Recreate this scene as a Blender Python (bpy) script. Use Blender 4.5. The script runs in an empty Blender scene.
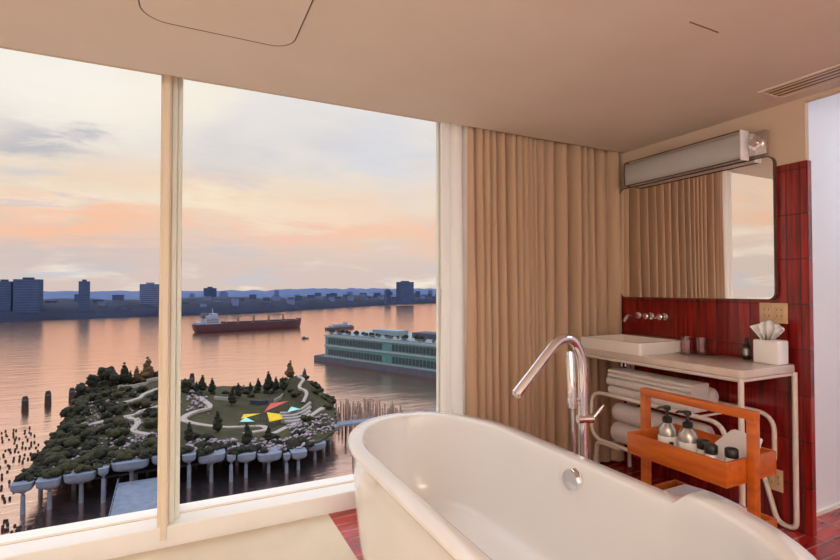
import bpy, bmesh, math, random
from mathutils import Vector, Matrix, noise as mnoise

C = bpy.context.scene.collection
PI = math.pi
RNG = random.Random(7)

# ------------------------------------------------------------------ materials
def new_mat(name):
    m = bpy.data.materials.new(name)
    m.use_nodes = True
    nt = m.node_tree
    nt.nodes.clear()
    out = nt.nodes.new('ShaderNodeOutputMaterial')
    return m, nt, out

def lk(nt, a, ao, b, bi):
    nt.links.new(a.outputs[ao], b.inputs[bi])

def principled(nt, col=(.8, .8, .8), rough=.5, metal=0., coat=0., spec=.5, trans=0., ior=1.45):
    p = nt.nodes.new('ShaderNodeBsdfPrincipled')
    p.inputs['Base Color'].default_value = (*col, 1)
    p.inputs['Roughness'].default_value = rough
    p.inputs['Metallic'].default_value = metal
    p.inputs['Coat Weight'].default_value = coat
    p.inputs['Coat Roughness'].default_value = .05
    p.inputs['Specular IOR Level'].default_value = spec
    p.inputs['Transmission Weight'].default_value = trans
    p.inputs['IOR'].default_value = ior
    return p

def noisy(name, c1, c2, scale=8., rough=.5, metal=0., bump=0., bscale=60., coat=0., detail=4., stretch=(1, 1, 1), spec=.5):
    m, nt, out = new_mat(name)
    p = principled(nt, c1, rough, metal, coat, spec)
    tc = nt.nodes.new('ShaderNodeTexCoord')
    mp = nt.nodes.new('ShaderNodeMapping')
    mp.inputs['Scale'].default_value = stretch
    lk(nt, tc, 'Object', mp, 'Vector')
    n = nt.nodes.new('ShaderNodeTexNoise')
    n.inputs['Scale'].default_value = scale
    n.inputs['Detail'].default_value = detail
    lk(nt, mp, 'Vector', n, 'Vector')
    r = nt.nodes.new('ShaderNodeValToRGB')
    r.color_ramp.elements[0].position = .3
    r.color_ramp.elements[1].position = .7
    r.color_ramp.elements[0].color = (*c1, 1)
    r.color_ramp.elements[1].color = (*c2, 1)
    lk(nt, n, 'Fac', r, 'Fac')
    lk(nt, r, 'Color', p, 'Base Color')
    if bump:
        n2 = nt.nodes.new('ShaderNodeTexNoise')
        n2.inputs['Scale'].default_value = bscale
        n2.inputs['Detail'].default_value = 3
        lk(nt, mp, 'Vector', n2, 'Vector')
        b = nt.nodes.new('ShaderNodeBump')
        b.inputs['Strength'].default_value = bump
        b.inputs['Distance'].default_value = .01
        lk(nt, n2, 'Fac', b, 'Height')
        lk(nt, b, 'Normal', p, 'Normal')
    lk(nt, p, 'BSDF', out, 'Surface')
    return m

def tile_mat(name, c1, c2, mortar, axes, bw, bh, msize, rough=.14, bump=.5, grain=(40, 3)):
    """stacked glazed tiles, running on the two object axes given"""
    m, nt, out = new_mat(name)
    p = principled(nt, c1, rough, 0, .4)
    tc = nt.nodes.new('ShaderNodeTexCoord')
    sp = nt.nodes.new('ShaderNodeSeparateXYZ')
    lk(nt, tc, 'Object', sp, 'Vector')
    cb = nt.nodes.new('ShaderNodeCombineXYZ')
    lk(nt, sp, axes[0], cb, 'X')
    lk(nt, sp, axes[1], cb, 'Y')
    br = nt.nodes.new('ShaderNodeTexBrick')
    br.offset = 0.
    br.inputs['Scale'].default_value = 1.
    br.inputs['Brick Width'].default_value = bw
    br.inputs['Row Height'].default_value = bh
    br.inputs['Mortar Size'].default_value = msize
    br.inputs['Mortar Smooth'].default_value = .2
    br.inputs['Color1'].default_value = (*c1, 1)
    br.inputs['Color2'].default_value = (*c2, 1)
    br.inputs['Mortar'].default_value = (*mortar, 1)
    lk(nt, cb, 'Vector', br, 'Vector')
    mp = nt.nodes.new('ShaderNodeMapping')
    mp.inputs['Scale'].default_value = (grain[0], grain[1], 1)
    lk(nt, cb, 'Vector', mp, 'Vector')
    n = nt.nodes.new('ShaderNodeTexNoise')
    n.inputs['Scale'].default_value = 1.
    n.inputs['Detail'].default_value = 3
    lk(nt, mp, 'Vector', n, 'Vector')
    r = nt.nodes.new('ShaderNodeValToRGB')
    r.color_ramp.elements[0].position = .32
    r.color_ramp.elements[1].position = .68
    r.color_ramp.elements[0].color = (.45, .45, .45, 1)
    r.color_ramp.elements[1].color = (1.25, 1.25, 1.25, 1)
    lk(nt, n, 'Fac', r, 'Fac')
    mx = nt.nodes.new('ShaderNodeMix')
    mx.data_type = 'RGBA'
    mx.blend_type = 'MULTIPLY'
    mx.inputs['Factor'].default_value = 1.
    lk(nt, br, 'Color', mx, 'A')
    lk(nt, r, 'Color', mx, 'B')
    lk(nt, mx, 'Result', p, 'Base Color')
    b = nt.nodes.new('ShaderNodeBump')
    b.inputs['Strength'].default_value = bump
    b.inputs['Distance'].default_value = .004
    b.invert = True
    lk(nt, br, 'Fac', b, 'Height')
    b2 = nt.nodes.new('ShaderNodeBump')
    b2.inputs['Strength'].default_value = .25
    b2.inputs['Distance'].default_value = .004
    lk(nt, n, 'Fac', b2, 'Height')
    lk(nt, b, 'Normal', b2, 'Normal')
    lk(nt, b2, 'Normal', p, 'Normal')
    lk(nt, p, 'BSDF', out, 'Surface')
    return m

def glass_mat(name, tint, gl=.03, edge=.5):
    m, nt, out = new_mat(name)
    t = nt.nodes.new('ShaderNodeBsdfTransparent')
    t.inputs['Color'].default_value = (*tint, 1)
    g = nt.nodes.new('ShaderNodeBsdfGlossy')
    g.inputs['Roughness'].default_value = .02
    lw = nt.nodes.new('ShaderNodeFresnel')
    lw.inputs['IOR'].default_value = 1.3
    mm = nt.nodes.new('ShaderNodeMath')
    mm.operation = 'MULTIPLY'
    mm.inputs[1].default_value = edge
    lk(nt, lw, 'Fac', mm, 0)
    ma = nt.nodes.new('ShaderNodeMath')
    ma.operation = 'ADD'
    ma.inputs[1].default_value = gl
    lk(nt, mm, 'Value', ma, 0)
    mx = nt.nodes.new('ShaderNodeMixShader')
    lk(nt, ma, 'Value', mx, 'Fac')
    lk(nt, t, 'BSDF', mx, 1)
    lk(nt, g, 'BSDF', mx, 2)
    lk(nt, mx, 'Shader', out, 'Surface')
    return m

def fabric(name, c1, c2, translucent=.25, scale=300.):
    m, nt, out = new_mat(name)
    p = principled(nt, c1, .9, 0, 0, .15)
    p.inputs['Sheen Weight'].default_value = .15
    tc = nt.nodes.new('ShaderNodeTexCoord')
    n = nt.nodes.new('ShaderNodeTexNoise')
    n.inputs['Scale'].default_value = 14.
    n.inputs['Detail'].default_value = 5
    mp = nt.nodes.new('ShaderNodeMapping')
    mp.inputs['Scale'].default_value = (1, 1, .15)
    lk(nt, tc, 'Object', mp, 'Vector')
    lk(nt, mp, 'Vector', n, 'Vector')
    r = nt.nodes.new('ShaderNodeValToRGB')
    r.color_ramp.elements[0].position = .3
    r.color_ramp.elements[1].position = .7
    r.color_ramp.elements[0].color = (*c1, 1)
    r.color_ramp.elements[1].color = (*c2, 1)
    lk(nt, n, 'Fac', r, 'Fac')
    lk(nt, r, 'Color', p, 'Base Color')
    tr = nt.nodes.new('ShaderNodeBsdfTranslucent')
    lk(nt, r, 'Color', tr, 'Color')
    w = nt.nodes.new('ShaderNodeTexNoise')
    w.inputs['Scale'].default_value = scale
    lk(nt, tc, 'Object', w, 'Vector')
    b = nt.nodes.new('ShaderNodeBump')
    b.inputs['Strength'].default_value = .15
    b.inputs['Distance'].default_value = .003
    lk(nt, w, 'Fac', b, 'Height')
    lk(nt, b, 'Normal', p, 'Normal')
    mx = nt.nodes.new('ShaderNodeMixShader')
    mx.inputs['Fac'].default_value = translucent
    lk(nt, p, 'BSDF', mx, 1)
    lk(nt, tr, 'BSDF', mx, 2)
    lk(nt, mx, 'Shader', out, 'Surface')
    return m

def water_mat():
    m, nt, out = new_mat('river_water')
    d = principled(nt, (.035, .035, .05), .6, 0, 0, 0.)
    g = nt.nodes.new('ShaderNodeBsdfGlossy')
    g.inputs['Roughness'].default_value = .16
    g.inputs['Color'].default_value = (1., .70, .58, 1)
    tc = nt.nodes.new('ShaderNodeTexCoord')
    mp = nt.nodes.new('ShaderNodeMapping')
    mp.inputs['Scale'].default_value = (.05, .16, 1)
    mp.inputs['Rotation'].default_value = (0, 0, .35)
    lk(nt, tc, 'Object', mp, 'Vector')
    n = nt.nodes.new('ShaderNodeTexNoise')
    n.inputs['Scale'].default_value = 1.
    n.inputs['Detail'].default_value = 6
    n.inputs['Roughness'].default_value = .62
    lk(nt, mp, 'Vector', n, 'Vector')
    b = nt.nodes.new('ShaderNodeBump')
    b.inputs['Strength'].default_value = .35
    b.inputs['Distance'].default_value = 1.
    lk(nt, n, 'Fac', b, 'Height')
    lk(nt, b, 'Normal', g, 'Normal')
    lw = nt.nodes.new('ShaderNodeLayerWeight')
    lw.inputs['Blend'].default_value = .5
    r = nt.nodes.new('ShaderNodeValToRGB')
    r.color_ramp.elements[0].position = .2
    r.color_ramp.elements[0].color = (.2, .2, .2, 1)
    r.color_ramp.elements[1].position = .8
    r.color_ramp.elements[1].color = (.98, .98, .98, 1)
    lk(nt, lw, 'Facing', r, 'Fac')
    mx = nt.nodes.new('ShaderNodeMixShader')
    lk(nt, r, 'Color', mx, 'Fac')
    lk(nt, d, 'BSDF', mx, 1)
    lk(nt, g, 'BSDF', mx, 2)
    lk(nt, mx, 'Shader', out, 'Surface')
    return m

M = {}
M['ceiling'] = noisy('ceiling_paint', (.66, .56, .47), (.69, .59, .5), 3, .85, bump=.02)
M['beige'] = noisy('beige_wall_paint', (.6, .46, .33), (.63, .48, .35), 3, .8, bump=.02)
M['white_wall'] = noisy('white_wall_paint', (.8, .81, .84), (.83, .84, .87), 2, .7, bump=.02)
M['cream_paint'] = noisy('cream_lacquer', (.82, .78, .7), (.86, .82, .74), 5, .35)
M['frame'] = noisy('cream_window_frame', (.78, .67, .52), (.82, .71, .56), 4, .4)
M['frame_grey'] = noisy('pale_green_frame', (.76, .78, .7), (.8, .82, .74), 4, .35)
M['sill'] = noisy('white_sill_paint', (.9, .89, .87), (.92, .91, .89), 5, .35)
M['carpet'] = noisy('cream_floor', (.72, .63, .48), (.78, .68, .53), 5, .8, bump=.25, bscale=400)
M['tile'] = tile_mat('red_wall_tile', (.22, .006, .005), (.34, .014, .008), (.1, .006, .006), ('Y', 'Z'), .066, .245, .0035)
M['tile_end'] = tile_mat('red_wall_end_tile', (.22, .006, .005), (.34, .014, .008), (.1, .006, .006), ('X', 'Z'), .066, .245, .0035)
M['floor_tile'] = tile_mat('red_floor_tile', (.42, .012, .014), (.56, .03, .022), (.5, .22, .18), ('X', 'Y'), .25, .085, .004, .2, .3, (6, 30))
M['tub'] = noisy('white_tub_acrylic', (.87, .86, .85), (.88, .87, .86), 2, .12, coat=.6)
M['chrome'] = noisy('chrome', (.86, .86, .88), (.9, .9, .92), 2, .06, 1.)
M['brushed'] = noisy('brushed_metal', (.6, .59, .57), (.68, .67, .65), 8, .25, 1.)
M['wood'] = noisy('orange_stained_wood', (.47, .09, .005), (.64, .15, .012), 10, .35, bump=.06, bscale=40, coat=.3, stretch=(3, .5, 3))
M['steel_white'] = noisy('cream_tube_enamel', (.78, .7, .63), (.8, .73, .66), 4, .3)
M['counter'] = noisy('cream_counter_stone', (.6, .5, .42), (.68, .58, .5), 12, .22, coat=.3)
M['basin'] = noisy('white_basin_ceramic', (.82, .78, .72), (.84, .8, .74), 3, .12, coat=.6)
M['towel'] = noisy('white_terry', (.84, .78, .73), (.88, .83, .78), 60, .95, bump=.8, bscale=350)
M['paper'] = noisy('white_paper', (.88, .87, .87), (.92, .91, .91), 5, .8)
M['bluepaper'] = noisy('white_linen', (.8, .8, .86), (.86, .86, .9), 5, .9, bump=.2, bscale=200)
M['curtain'] = fabric('tan_curtain_fabric', (.6, .42, .28), (.63, .445, .3), .12)
M['sheer'] = fabric('white_sheer_fabric', (.94, .925, .88), (.95, .935, .89), .45)
M['black'] = noisy('black_plastic', (.015, .013, .012), (.03, .026, .024), 6, .3)
M['dark_metal'] = noisy('dark_grille_metal', (.09, .07, .06), (.12, .09, .08), 8, .5)
M['dark_edge'] = noisy('dark_bronze_edge', (.1, .055, .045), (.12, .065, .05), 6, .4)
M['diffuser'] = noisy('frosted_lamp_acrylic', (.46, .45, .42), (.49, .48, .45), 3, .45, coat=.2)
M['plate'] = noisy('beige_switch_plate', (.66, .47, .27), (.7, .5, .3), 6, .4)
M['plate_dark'] = noisy('brown_socket_face', (.2, .12, .06), (.24, .15, .08), 6, .5)
M['bottle'] = noisy('silvery_bottle_label', (.4, .385, .36), (.56, .54, .5), 18, .22, .7)
M['jar'] = noisy('pale_jar_glaze', (.78, .75, .7), (.84, .81, .77), 10, .2, coat=.3)
M['glass'] = glass_mat('window_glass', (.985, .985, .98), .0, .07)
M['tumbler'] = glass_mat('tumbler_glass', (.93, .84, .84), .05, .6)
M['mirror'] = (lambda: noisy('mirror_silver', (.93, .91, .88), (.93, .91, .88), 1, .0, 1.))()
M['water'] = water_mat()
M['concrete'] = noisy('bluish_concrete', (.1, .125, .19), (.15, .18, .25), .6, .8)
M['concrete_dark'] = noisy('dark_concrete_and_shade', (.02, .024, .04), (.03, .035, .055), .6, .9)  # dark concrete, also carries the shade of the added island slab
M['grass'] = noisy('park_lawn', (.013, .014, .004), (.04, .034, .01), .25, .95, detail=8)
M['path'] = noisy('pale_path_gravel', (.26, .22, .2), (.32, .28, .26), 1, .9)
M['leaf_dark'] = noisy('dark_foliage', (.002, .003, .0015), (.014, .0145, .005), 3.5, .95, bump=1., bscale=7, detail=6)
M['leaf'] = noisy('green_foliage', (.004, .006, .002), (.038, .033, .009), 3.5, .95, bump=1., bscale=7, detail=6)
M['leaf_brown'] = noisy('rusty_foliage', (.04, .022, .012), (.12, .066, .03), 3.5, .95, bump=1., bscale=7, detail=6)
M['bark'] = noisy('tree_bark', (.05, .035, .025), (.08, .055, .04), 3, .95)
M['flower'] = noisy('lilac_white_flowers', (.14, .11, .15), (.36, .3, .34), 1.4, .9)
M['piling'] = noisy('wet_timber_piling', (.012, .008, .009), (.03, .02, .02), 1, .85)
M['piling_brown'] = noisy('weathered_timber_piling', (.2, .13, .1), (.28, .19, .15), 1, .85)
M['yellow'] = noisy('yellow_sailcloth', (.55, .36, .01), (.6, .42, .02), 1, .8)
M['red'] = noisy('red_sailcloth', (.4, .05, .05), (.46, .08, .07), 1, .8)
M['teal_cloth'] = noisy('pale_teal_sailcloth', (.25, .5, .48), (.32, .58, .55), 1, .8)
M['white_seat'] = noisy('pale_bench_stone', (.22, .2, .2), (.32, .29, .28), 2, .9)
M['pier_wall'] = noisy('teal_pier_cladding', (.03, .12, .13), (.045, .155, .165), .4, .6)
M['pier_band'] = noisy('pale_pier_band', (.15, .2, .24), (.2, .25, .29), .4, .6)
M['pier_glass'] = noisy('dark_pier_glazing', (.008, .02, .035), (.02, .04, .06), .6, .25)
M['pier_base'] = noisy('dark_pier_base', (.04, .045, .07), (.06, .065, .09), .4, .8)
M['hull'] = noisy('dark_red_hull', (.03, .008, .018), (.045, .012, .024), .1, .6)
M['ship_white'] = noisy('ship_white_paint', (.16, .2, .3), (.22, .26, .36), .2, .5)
M['ship_dark'] = noisy('ship_dark_paint', (.05, .045, .06), (.08, .07, .09), .2, .6)
M['ship_buff'] = noisy('ship_buff_paint', (.16, .1, .08), (.2, .13, .1), .2, .6)
M['shore'] = noisy('haze_tinted_woodland', (.002, .006, .027), (.008, .018, .052), .03, 1., detail=8)  # distance haze is mixed into the bank and ridge colours
M['hill'] = noisy('haze_tinted_ridge', (.045, .08, .19), (.07, .11, .23), .02, 1., detail=8)
M['tower_dark'] = noisy('haze_tinted_dark_tower', (.014, .036, .095), (.026, .058, .135), .12, .9)  # towers and blocks also carry the blue haze in their base colour
M['tower_pale'] = noisy('haze_tinted_pale_tower', (.075, .11, .23), (.11, .15, .28), .1, .9)
M['block'] = noisy('haze_tinted_block', (.03, .05, .13), (.06, .085, .19), .05, .9)

# ------------------------------------------------------------------ mesh helpers
def nb():
    return bmesh.new()

def box(bm, x0, x1, y0, y1, z0, z1, bev=0., seg=2):
    r = bmesh.ops.create_cube(bm, size=1.)
    vs = r['verts']
    for v in vs:
        v.co = Vector(((x0 + x1) / 2 + v.co.x * (x1 - x0), (y0 + y1) / 2 + v.co.y * (y1 - y0), (z0 + z1) / 2 + v.co.z * (z1 - z0)))
    if bev:
        es = list({e for v in vs for e in v.link_edges})
        bmesh.ops.bevel(bm, geom=es, offset=bev, segments=seg, affect='EDGES', profile=.5)
    return bm

def sweep(bm, pts, r, seg=10, closed=False, caps=True):
    """round tube along a polyline; r is a number or one radius per point"""
    pts = [Vector(p) for p in pts]
    n = len(pts)
    rs = r if isinstance(r, (list, tuple)) else [r] * n
    tang = []
    for i in range(n):
        a = pts[(i - 1) % n] if (closed or i > 0) else pts[i]
        b = pts[(i + 1) % n] if (closed or i < n - 1) else pts[i]
        t = b - a
        tang.append(t.normalized() if t.length > 1e-9 else Vector((0, 0, 1)))
    t0 = tang[0]
    up = Vector((0, 0, 1)) if abs(t0.z) < .9 else Vector((1, 0, 0))
    nrm = (up - t0 * up.dot(t0)).normalized()
    rings = []
    for i in range(n):
        t = tang[i]
        nrm = (nrm - t * nrm.dot(t))
        nrm = nrm.normalized() if nrm.length > 1e-6 else t.orthogonal().normalized()
        bi = t.cross(nrm)
        rings.append([bm.verts.new(pts[i] + (nrm * math.cos(2 * PI * k / seg) + bi * math.sin(2 * PI * k / seg)) * rs[i]) for k in range(seg)])
    m = n if closed else n - 1
    for i in range(m):
        a, b = rings[i], rings[(i + 1) % n]
        for k in range(seg):
            bm.faces.new((a[k], a[(k + 1) % seg], b[(k + 1) % seg], b[k]))
    if caps and not closed:
        bm.faces.new(list(reversed(rings[0])))
        bm.faces.new(rings[-1])
    return bm

def fillet(pts, rad, closed=False, n=6):
    """round the corners of a polyline"""
    pts = [Vector(p) for p in pts]
    out = []
    N = len(pts)
    for i in range(N):
        if not closed and i in (0, N - 1):
            out.append(pts[i])
            continue
        p, a, b = pts[i], pts[(i - 1) % N], pts[(i + 1) % N]
        da, db = (a - p), (b - p)
        r = min(rad, da.length * .49, db.length * .49)
        p0, p1 = p + da.normalized() * r, p + db.normalized() * r
        for k in range(n + 1):
            t = k / n
            out.append(p0 * (1 - t) ** 2 + p * 2 * t * (1 - t) + p1 * t * t)
    return out

def lathe(bm, prof, c=(0, 0, 0), seg=24, axis='Z'):
    """prof: list of (radius, height)"""
    c = Vector(c)
    rings = []
    for r, h in prof:
        ring = []
        for k in range(seg):
            a = 2 * PI * k / seg
            u, v = r * math.cos(a), r * math.sin(a)
            p = Vector((u, v, h)) if axis == 'Z' else (Vector((h, u, v)) if axis == 'X' else Vector((v, h, u)))
            ring.append(bm.verts.new(c + p))
        rings.append(ring)
    for i in range(len(rings) - 1):
        a, b = rings[i], rings[i + 1]
        for k in range(seg):
            bm.faces.new((a[k], a[(k + 1) % seg], b[(k + 1) % seg], b[k]))
    bm.faces.new(list(reversed(rings[0])))
    bm.faces.new(rings[-1])
    return bm

def loft(bm, rings, close_first=True, close_last=True):
    R = [[bm.verts.new(p) for p in ring] for ring in rings]
    n = len(R[0])
    for i in range(len(R) - 1):
        for k in range(n):
            bm.faces.new((R[i][k], R[i][(k + 1) % n], R[i + 1][(k + 1) % n], R[i + 1][k]))
    if close_first:
        bm.faces.new(list(reversed(R[0])))
    if close_last:
        bm.faces.new(R[-1])
    return bm

def rrect(x0, x1, y0, y1, r, z, n=6):
    out = []
    for cx, cy, a0 in ((x1 - r, y1 - r, 0), (x0 + r, y1 - r, PI / 2), (x0 + r, y0 + r, PI), (x1 - r, y0 + r, 1.5 * PI)):
        for k in range(n + 1):
            a = a0 + PI / 2 * k / n
            out.append(Vector((cx + r * math.cos(a), cy + r * math.sin(a), z)))
    return out

def blob(bm, c, r, sc=(1, 1, 1), amp=.35, fr=1.6, sub=2, seed=0):
    g = bmesh.ops.create_icosphere(bm, subdivisions=sub, radius=1.)
    for v in g['verts']:
        d = v.co.normalized()
        k = 1 + amp * mnoise.noise(d * fr + Vector((seed * 3.1, seed * 1.7, seed))) + amp * .7 * mnoise.noise(d * fr * 3.1 + Vector((seed, 9, seed * 2)))
        v.co = Vector((c[0] + d.x * r * sc[0] * k, c[1] + d.y * r * sc[1] * k, c[2] + d.z * r * sc[2] * k))
    return bm

def obj(name, bm, m, parent=None, smooth=True, angle=40, kind=None):
    off = parent.matrix_world.translation.copy() if parent is not None else None
    if parent is not None:
        off = Vector((0, 0, 0))
        q = parent
        while q is not None:
            off += q.location
            q = q.parent
        for v in bm.verts:
            v.co -= off
    bmesh.ops.recalc_face_normals(bm, faces=bm.faces)
    me = bpy.data.meshes.new(name)
    bm.to_mesh(me)
    bm.free()
    me.materials.append(m)
    if smooth:
        me.polygons.foreach_set('use_smooth', [True] * len(me.polygons))
        me.set_sharp_from_angle(angle=math.radians(angle))
    o = bpy.data.objects.new(name, me)
    C.objects.link(o)
    if parent is not None:
        o.parent = parent
    if kind:
        o['kind'] = kind
    return o

def flat(name, bm, m, parent=None, kind=None):
    return obj(name, bm, m, parent, smooth=False, kind=kind)

def tag(o, label, cat, group=None, kind=None):
    o['label'] = label
    o['category'] = cat
    if group:
        o['group'] = group
    if kind:
        o['kind'] = kind
    return o

def thing(name, label, cat, loc=(0, 0, 0), group=None):
    o = bpy.data.objects.new(name, None)
    o.empty_display_size = .1
    C.objects.link(o)
    o.location = loc
    return tag(o, label, cat, group)

def dup(root, loc=None, rotz=None, scale=None, label=None, group=None):
    r = root.copy()
    C.objects.link(r)
    if loc is not None:
        r.location = loc
    if rotz is not None:
        r.rotation_euler = (0, 0, rotz)
    if scale is not None:
        r.scale = scale if isinstance(scale, tuple) else (scale,) * 3
    if label:
        r['label'] = label
    if group:
        r['group'] = group
    for ch in list(root.children):
        c = ch.copy()
        C.objects.link(c)
        c.parent = r
        for g in list(ch.children):
            d = g.copy()
            C.objects.link(d)
            d.parent = c
    return r

def struct(name, bm, m, label=None, cat=None, smooth=False):
    o = obj(name, bm, m, None, smooth=smooth)
    o['kind'] = 'structure'
    if label:
        o['label'] = label
        o['category'] = cat or name.split('_')[0]
    return o

# ------------------------------------------------------------------ room dimensions (metres)
XR, YG, YC, ZC = 2.99, 2.92, 2.612, 2.337     # right wall, glass, ceiling edge, ceiling
XL, YB = -2.6, -3.6
ZS = .105                                      # sill top

# floor
struct('floor', box(nb(), XL, .765, YB, 2.79, -.12, 0), M['carpet'], 'cream floor along the window on the left', 'floor')
struct('floor_tiled', box(nb(), .765, 5.0, YB, 2.79, -.12, 0), M['floor_tile'], 'glossy red tiled floor under tub and vanity', 'floor')
# ceiling
struct('ceiling', box(nb(), XL, 3.028, YB, YC, ZC, ZC + .3), M['ceiling'], 'smooth beige ceiling sloping away above the window', 'ceiling')
struct('ceiling_slot', box(nb(), XL, 3.08, YC, 3.1, ZC + .22, ZC + .3), M['ceiling'])
# right wall, painted and tiled
struct('wall_right', box(nb(), XR + .004, 3.028, 1.424, 3.05, 0, 2.6), M['beige'], 'beige painted wall strip above the red tiles', 'wall')
struct('wall_right_tiles', box(nb(), XR, XR + .006, 1.42, 2.93, 0, 1.997), M['tile'], 'wall of tall glossy red tiles behind the vanity', 'wall')
struct('wall_right_end', box(nb(), XR + .0045, 3.03, 1.415, 1.426, 0, 1.997), M['tile_end'], 'narrow red tiled end of the vanity wall', 'wall')
struct('wall_lintel', box(nb(), XR + .002, 3.028, -.6, 1.424, 2.315, 2.6), M['beige'])
struct('wall_right_rear', box(nb(), XR, 3.028, YB, -.6, 0, 2.6), M['white_wall'])
# the bright space beside the vanity wall
struct('wall_far_right', box(nb(), 3.028, 5.0, 1.545, 1.62, 0, 2.75), M['white_wall'], 'white wall beyond the tiled wall end at right', 'wall')
struct('baseboard_right', box(nb(), 3.03, 5.0, 1.53, 1.548, 0, .022), M['cream_paint'])
struct('wall_side', box(nb(), 5.0, 5.08, -.7, 1.62, 0, 2.75), M['white_wall'])
struct('wall_side_rear', box(nb(), 3.075, 5.0, -.7, -.6, 0, 2.75), M['white_wall'])
struct('ceiling_side', box(nb(), 3.028, 5.08, -.7, 1.62, 2.75, 2.83), M['white_wall'])
# unseen rear of the room
struct('wall_left', box(nb(), XL - .1, XL, YB, 3.05, -.12, 2.6), M['white_wall'])
struct('wall_back', box(nb(), XL, 3.028, YB - .1, YB, -.12, 2.6), M['white_wall'])
# window wall
struct('wall_window', box(nb(), 1.95, 3.075, YG - .02, 3.05, 0, 2.6), M['beige'], 'wall section behind the curtain beside the window', 'wall')
struct('wall_window_head', box(nb(), XL, 1.95, YG - .02, 3.05, 2.50, 2.6), M['beige'])
bm = nb()
box(bm, XL, 1.57, 2.79, 3.05, -.3, ZS, .006)
struct('trim_1', bm, M['sill'], 'white window sill running below the glass', 'window sill')
bm = nb()
box(bm, 1.57, XR, 2.79, YG - .02, -.3, ZS, .006)
struct('trim_2', bm, M['cream_paint'])

def window(idx, x0, x1, label):
    w = flat('window_%d' % idx, box(nb(), x0, x1, YG, YG + .012, ZS - .01, 2.5), M['glass'])
    tag(w, label, 'window', kind='structure')
    f = nb()
    box(f, x0, x1, YG - .004, YG + .02, ZS, ZS + .005, .001)
    box(f, x0, x1, YG - .012, YG + .02, 2.47, 2.5, .002)
    flat('window_frame', f, M['frame'], w)
    return w
window(1, -1.66, -.062, 'left tall window pane overlooking the river')
window(2, -.06, 1.555, 'right tall window pane overlooking the cargo ship')
window(4, 1.575, 1.95, 'added window pane behind the curtain, backlighting the sheer')  # unseen pane added so daylight glows through the sheer curtain
window(3, XL, -1.76, 'window pane further left beyond the picture')
bm = nb()
box(bm, -.113, -.062, 2.80, 3.02, .06, 2.5, .003)
box(bm, -.098, -.070, 2.772, 2.81, .045, 2.5, .002)
m1 = struct('trim_3', bm, M['frame'], 'cream and pale green mullion between the two window panes', 'window mullion')
bm = nb()
box(bm, -.0615, -.036, 2.83, 3.02, ZS, 2.5, .003)
box(bm, -.036, -.012, 2.86, 3.02, ZS, 2.5, .003)
flat('mullion_seal', bm, M['frame_grey'], m1)
bm = nb()
box(bm, -1.76, -1.66, 2.80, 3.02, .06, 2.5, .003)
struct('trim_4', bm, M['frame'])
bm = nb()
box(bm, 1.553, 1.572, 2.905, 2.94, ZS, 2.5, .003)
struct('trim_5', bm, M['frame_grey'], 'thin pale upright frame at the right edge of the window', 'window frame')

# ceiling fittings
def rr_ring(bm, x0, x1, y0, y1, rad, z, r):
    sweep(bm, rrect(x0, x1, y0, y1, rad, z, 8), r, 6, closed=True)
    return bm
ap = thing('access_panel', 'rounded access panel outlined by a dark seam in the ceiling', 'ceiling panel', (.13, 1.8, ZC))
bm = nb(); loft(bm, [rrect(-.15, .402, 1.53, 2.095, .09, ZC - .0005, 8), rrect(-.15, .402, 1.53, 2.095, .09, ZC - .0025, 8)])
flat('panel', bm, M['ceiling'], ap)
flat('seam', rr_ring(nb(), -.153, .405, 1.527, 2.098, .093, ZC - .001, .0028), M['dark_edge'], ap)

cv = thing('ceiling_vent', 'dark slatted air vent in the ceiling near the right wall', 'air vent', (2.78, .9, ZC))
bm = nb(); box(bm, 2.700, 2.868, .2, 1.475, ZC - .004, ZC - .0005)
flat('backing', bm, M['dark_metal'], cv)
bm = nb()
box(bm, 2.684, 2.704, .18, 1.49, ZC - .008, ZC - .0005, .002)
box(bm, 2.864, 2.884, .18, 1.49, ZC - .008, ZC - .0005, .002)
box(bm, 2.704, 2.864, 1.472, 1.49, ZC - .008, ZC - .0005, .002)
flat('frame', bm, M['ceiling'], cv)
for k in range(4):
    x = 2.722 + k * .040
    flat('slat', box(nb(), x, x + .017, .2, 1.472, ZC - .0052, ZC - .004, .0004), M['plate'], cv)
tag(flat('ceiling_slit', box(nb(), 1.745, 1.92, 1.207, 1.212, ZC - .002, ZC - .0003), M['plate_dark']), 'short thin dark slit in the ceiling above the tub', 'ceiling slot')

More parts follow.
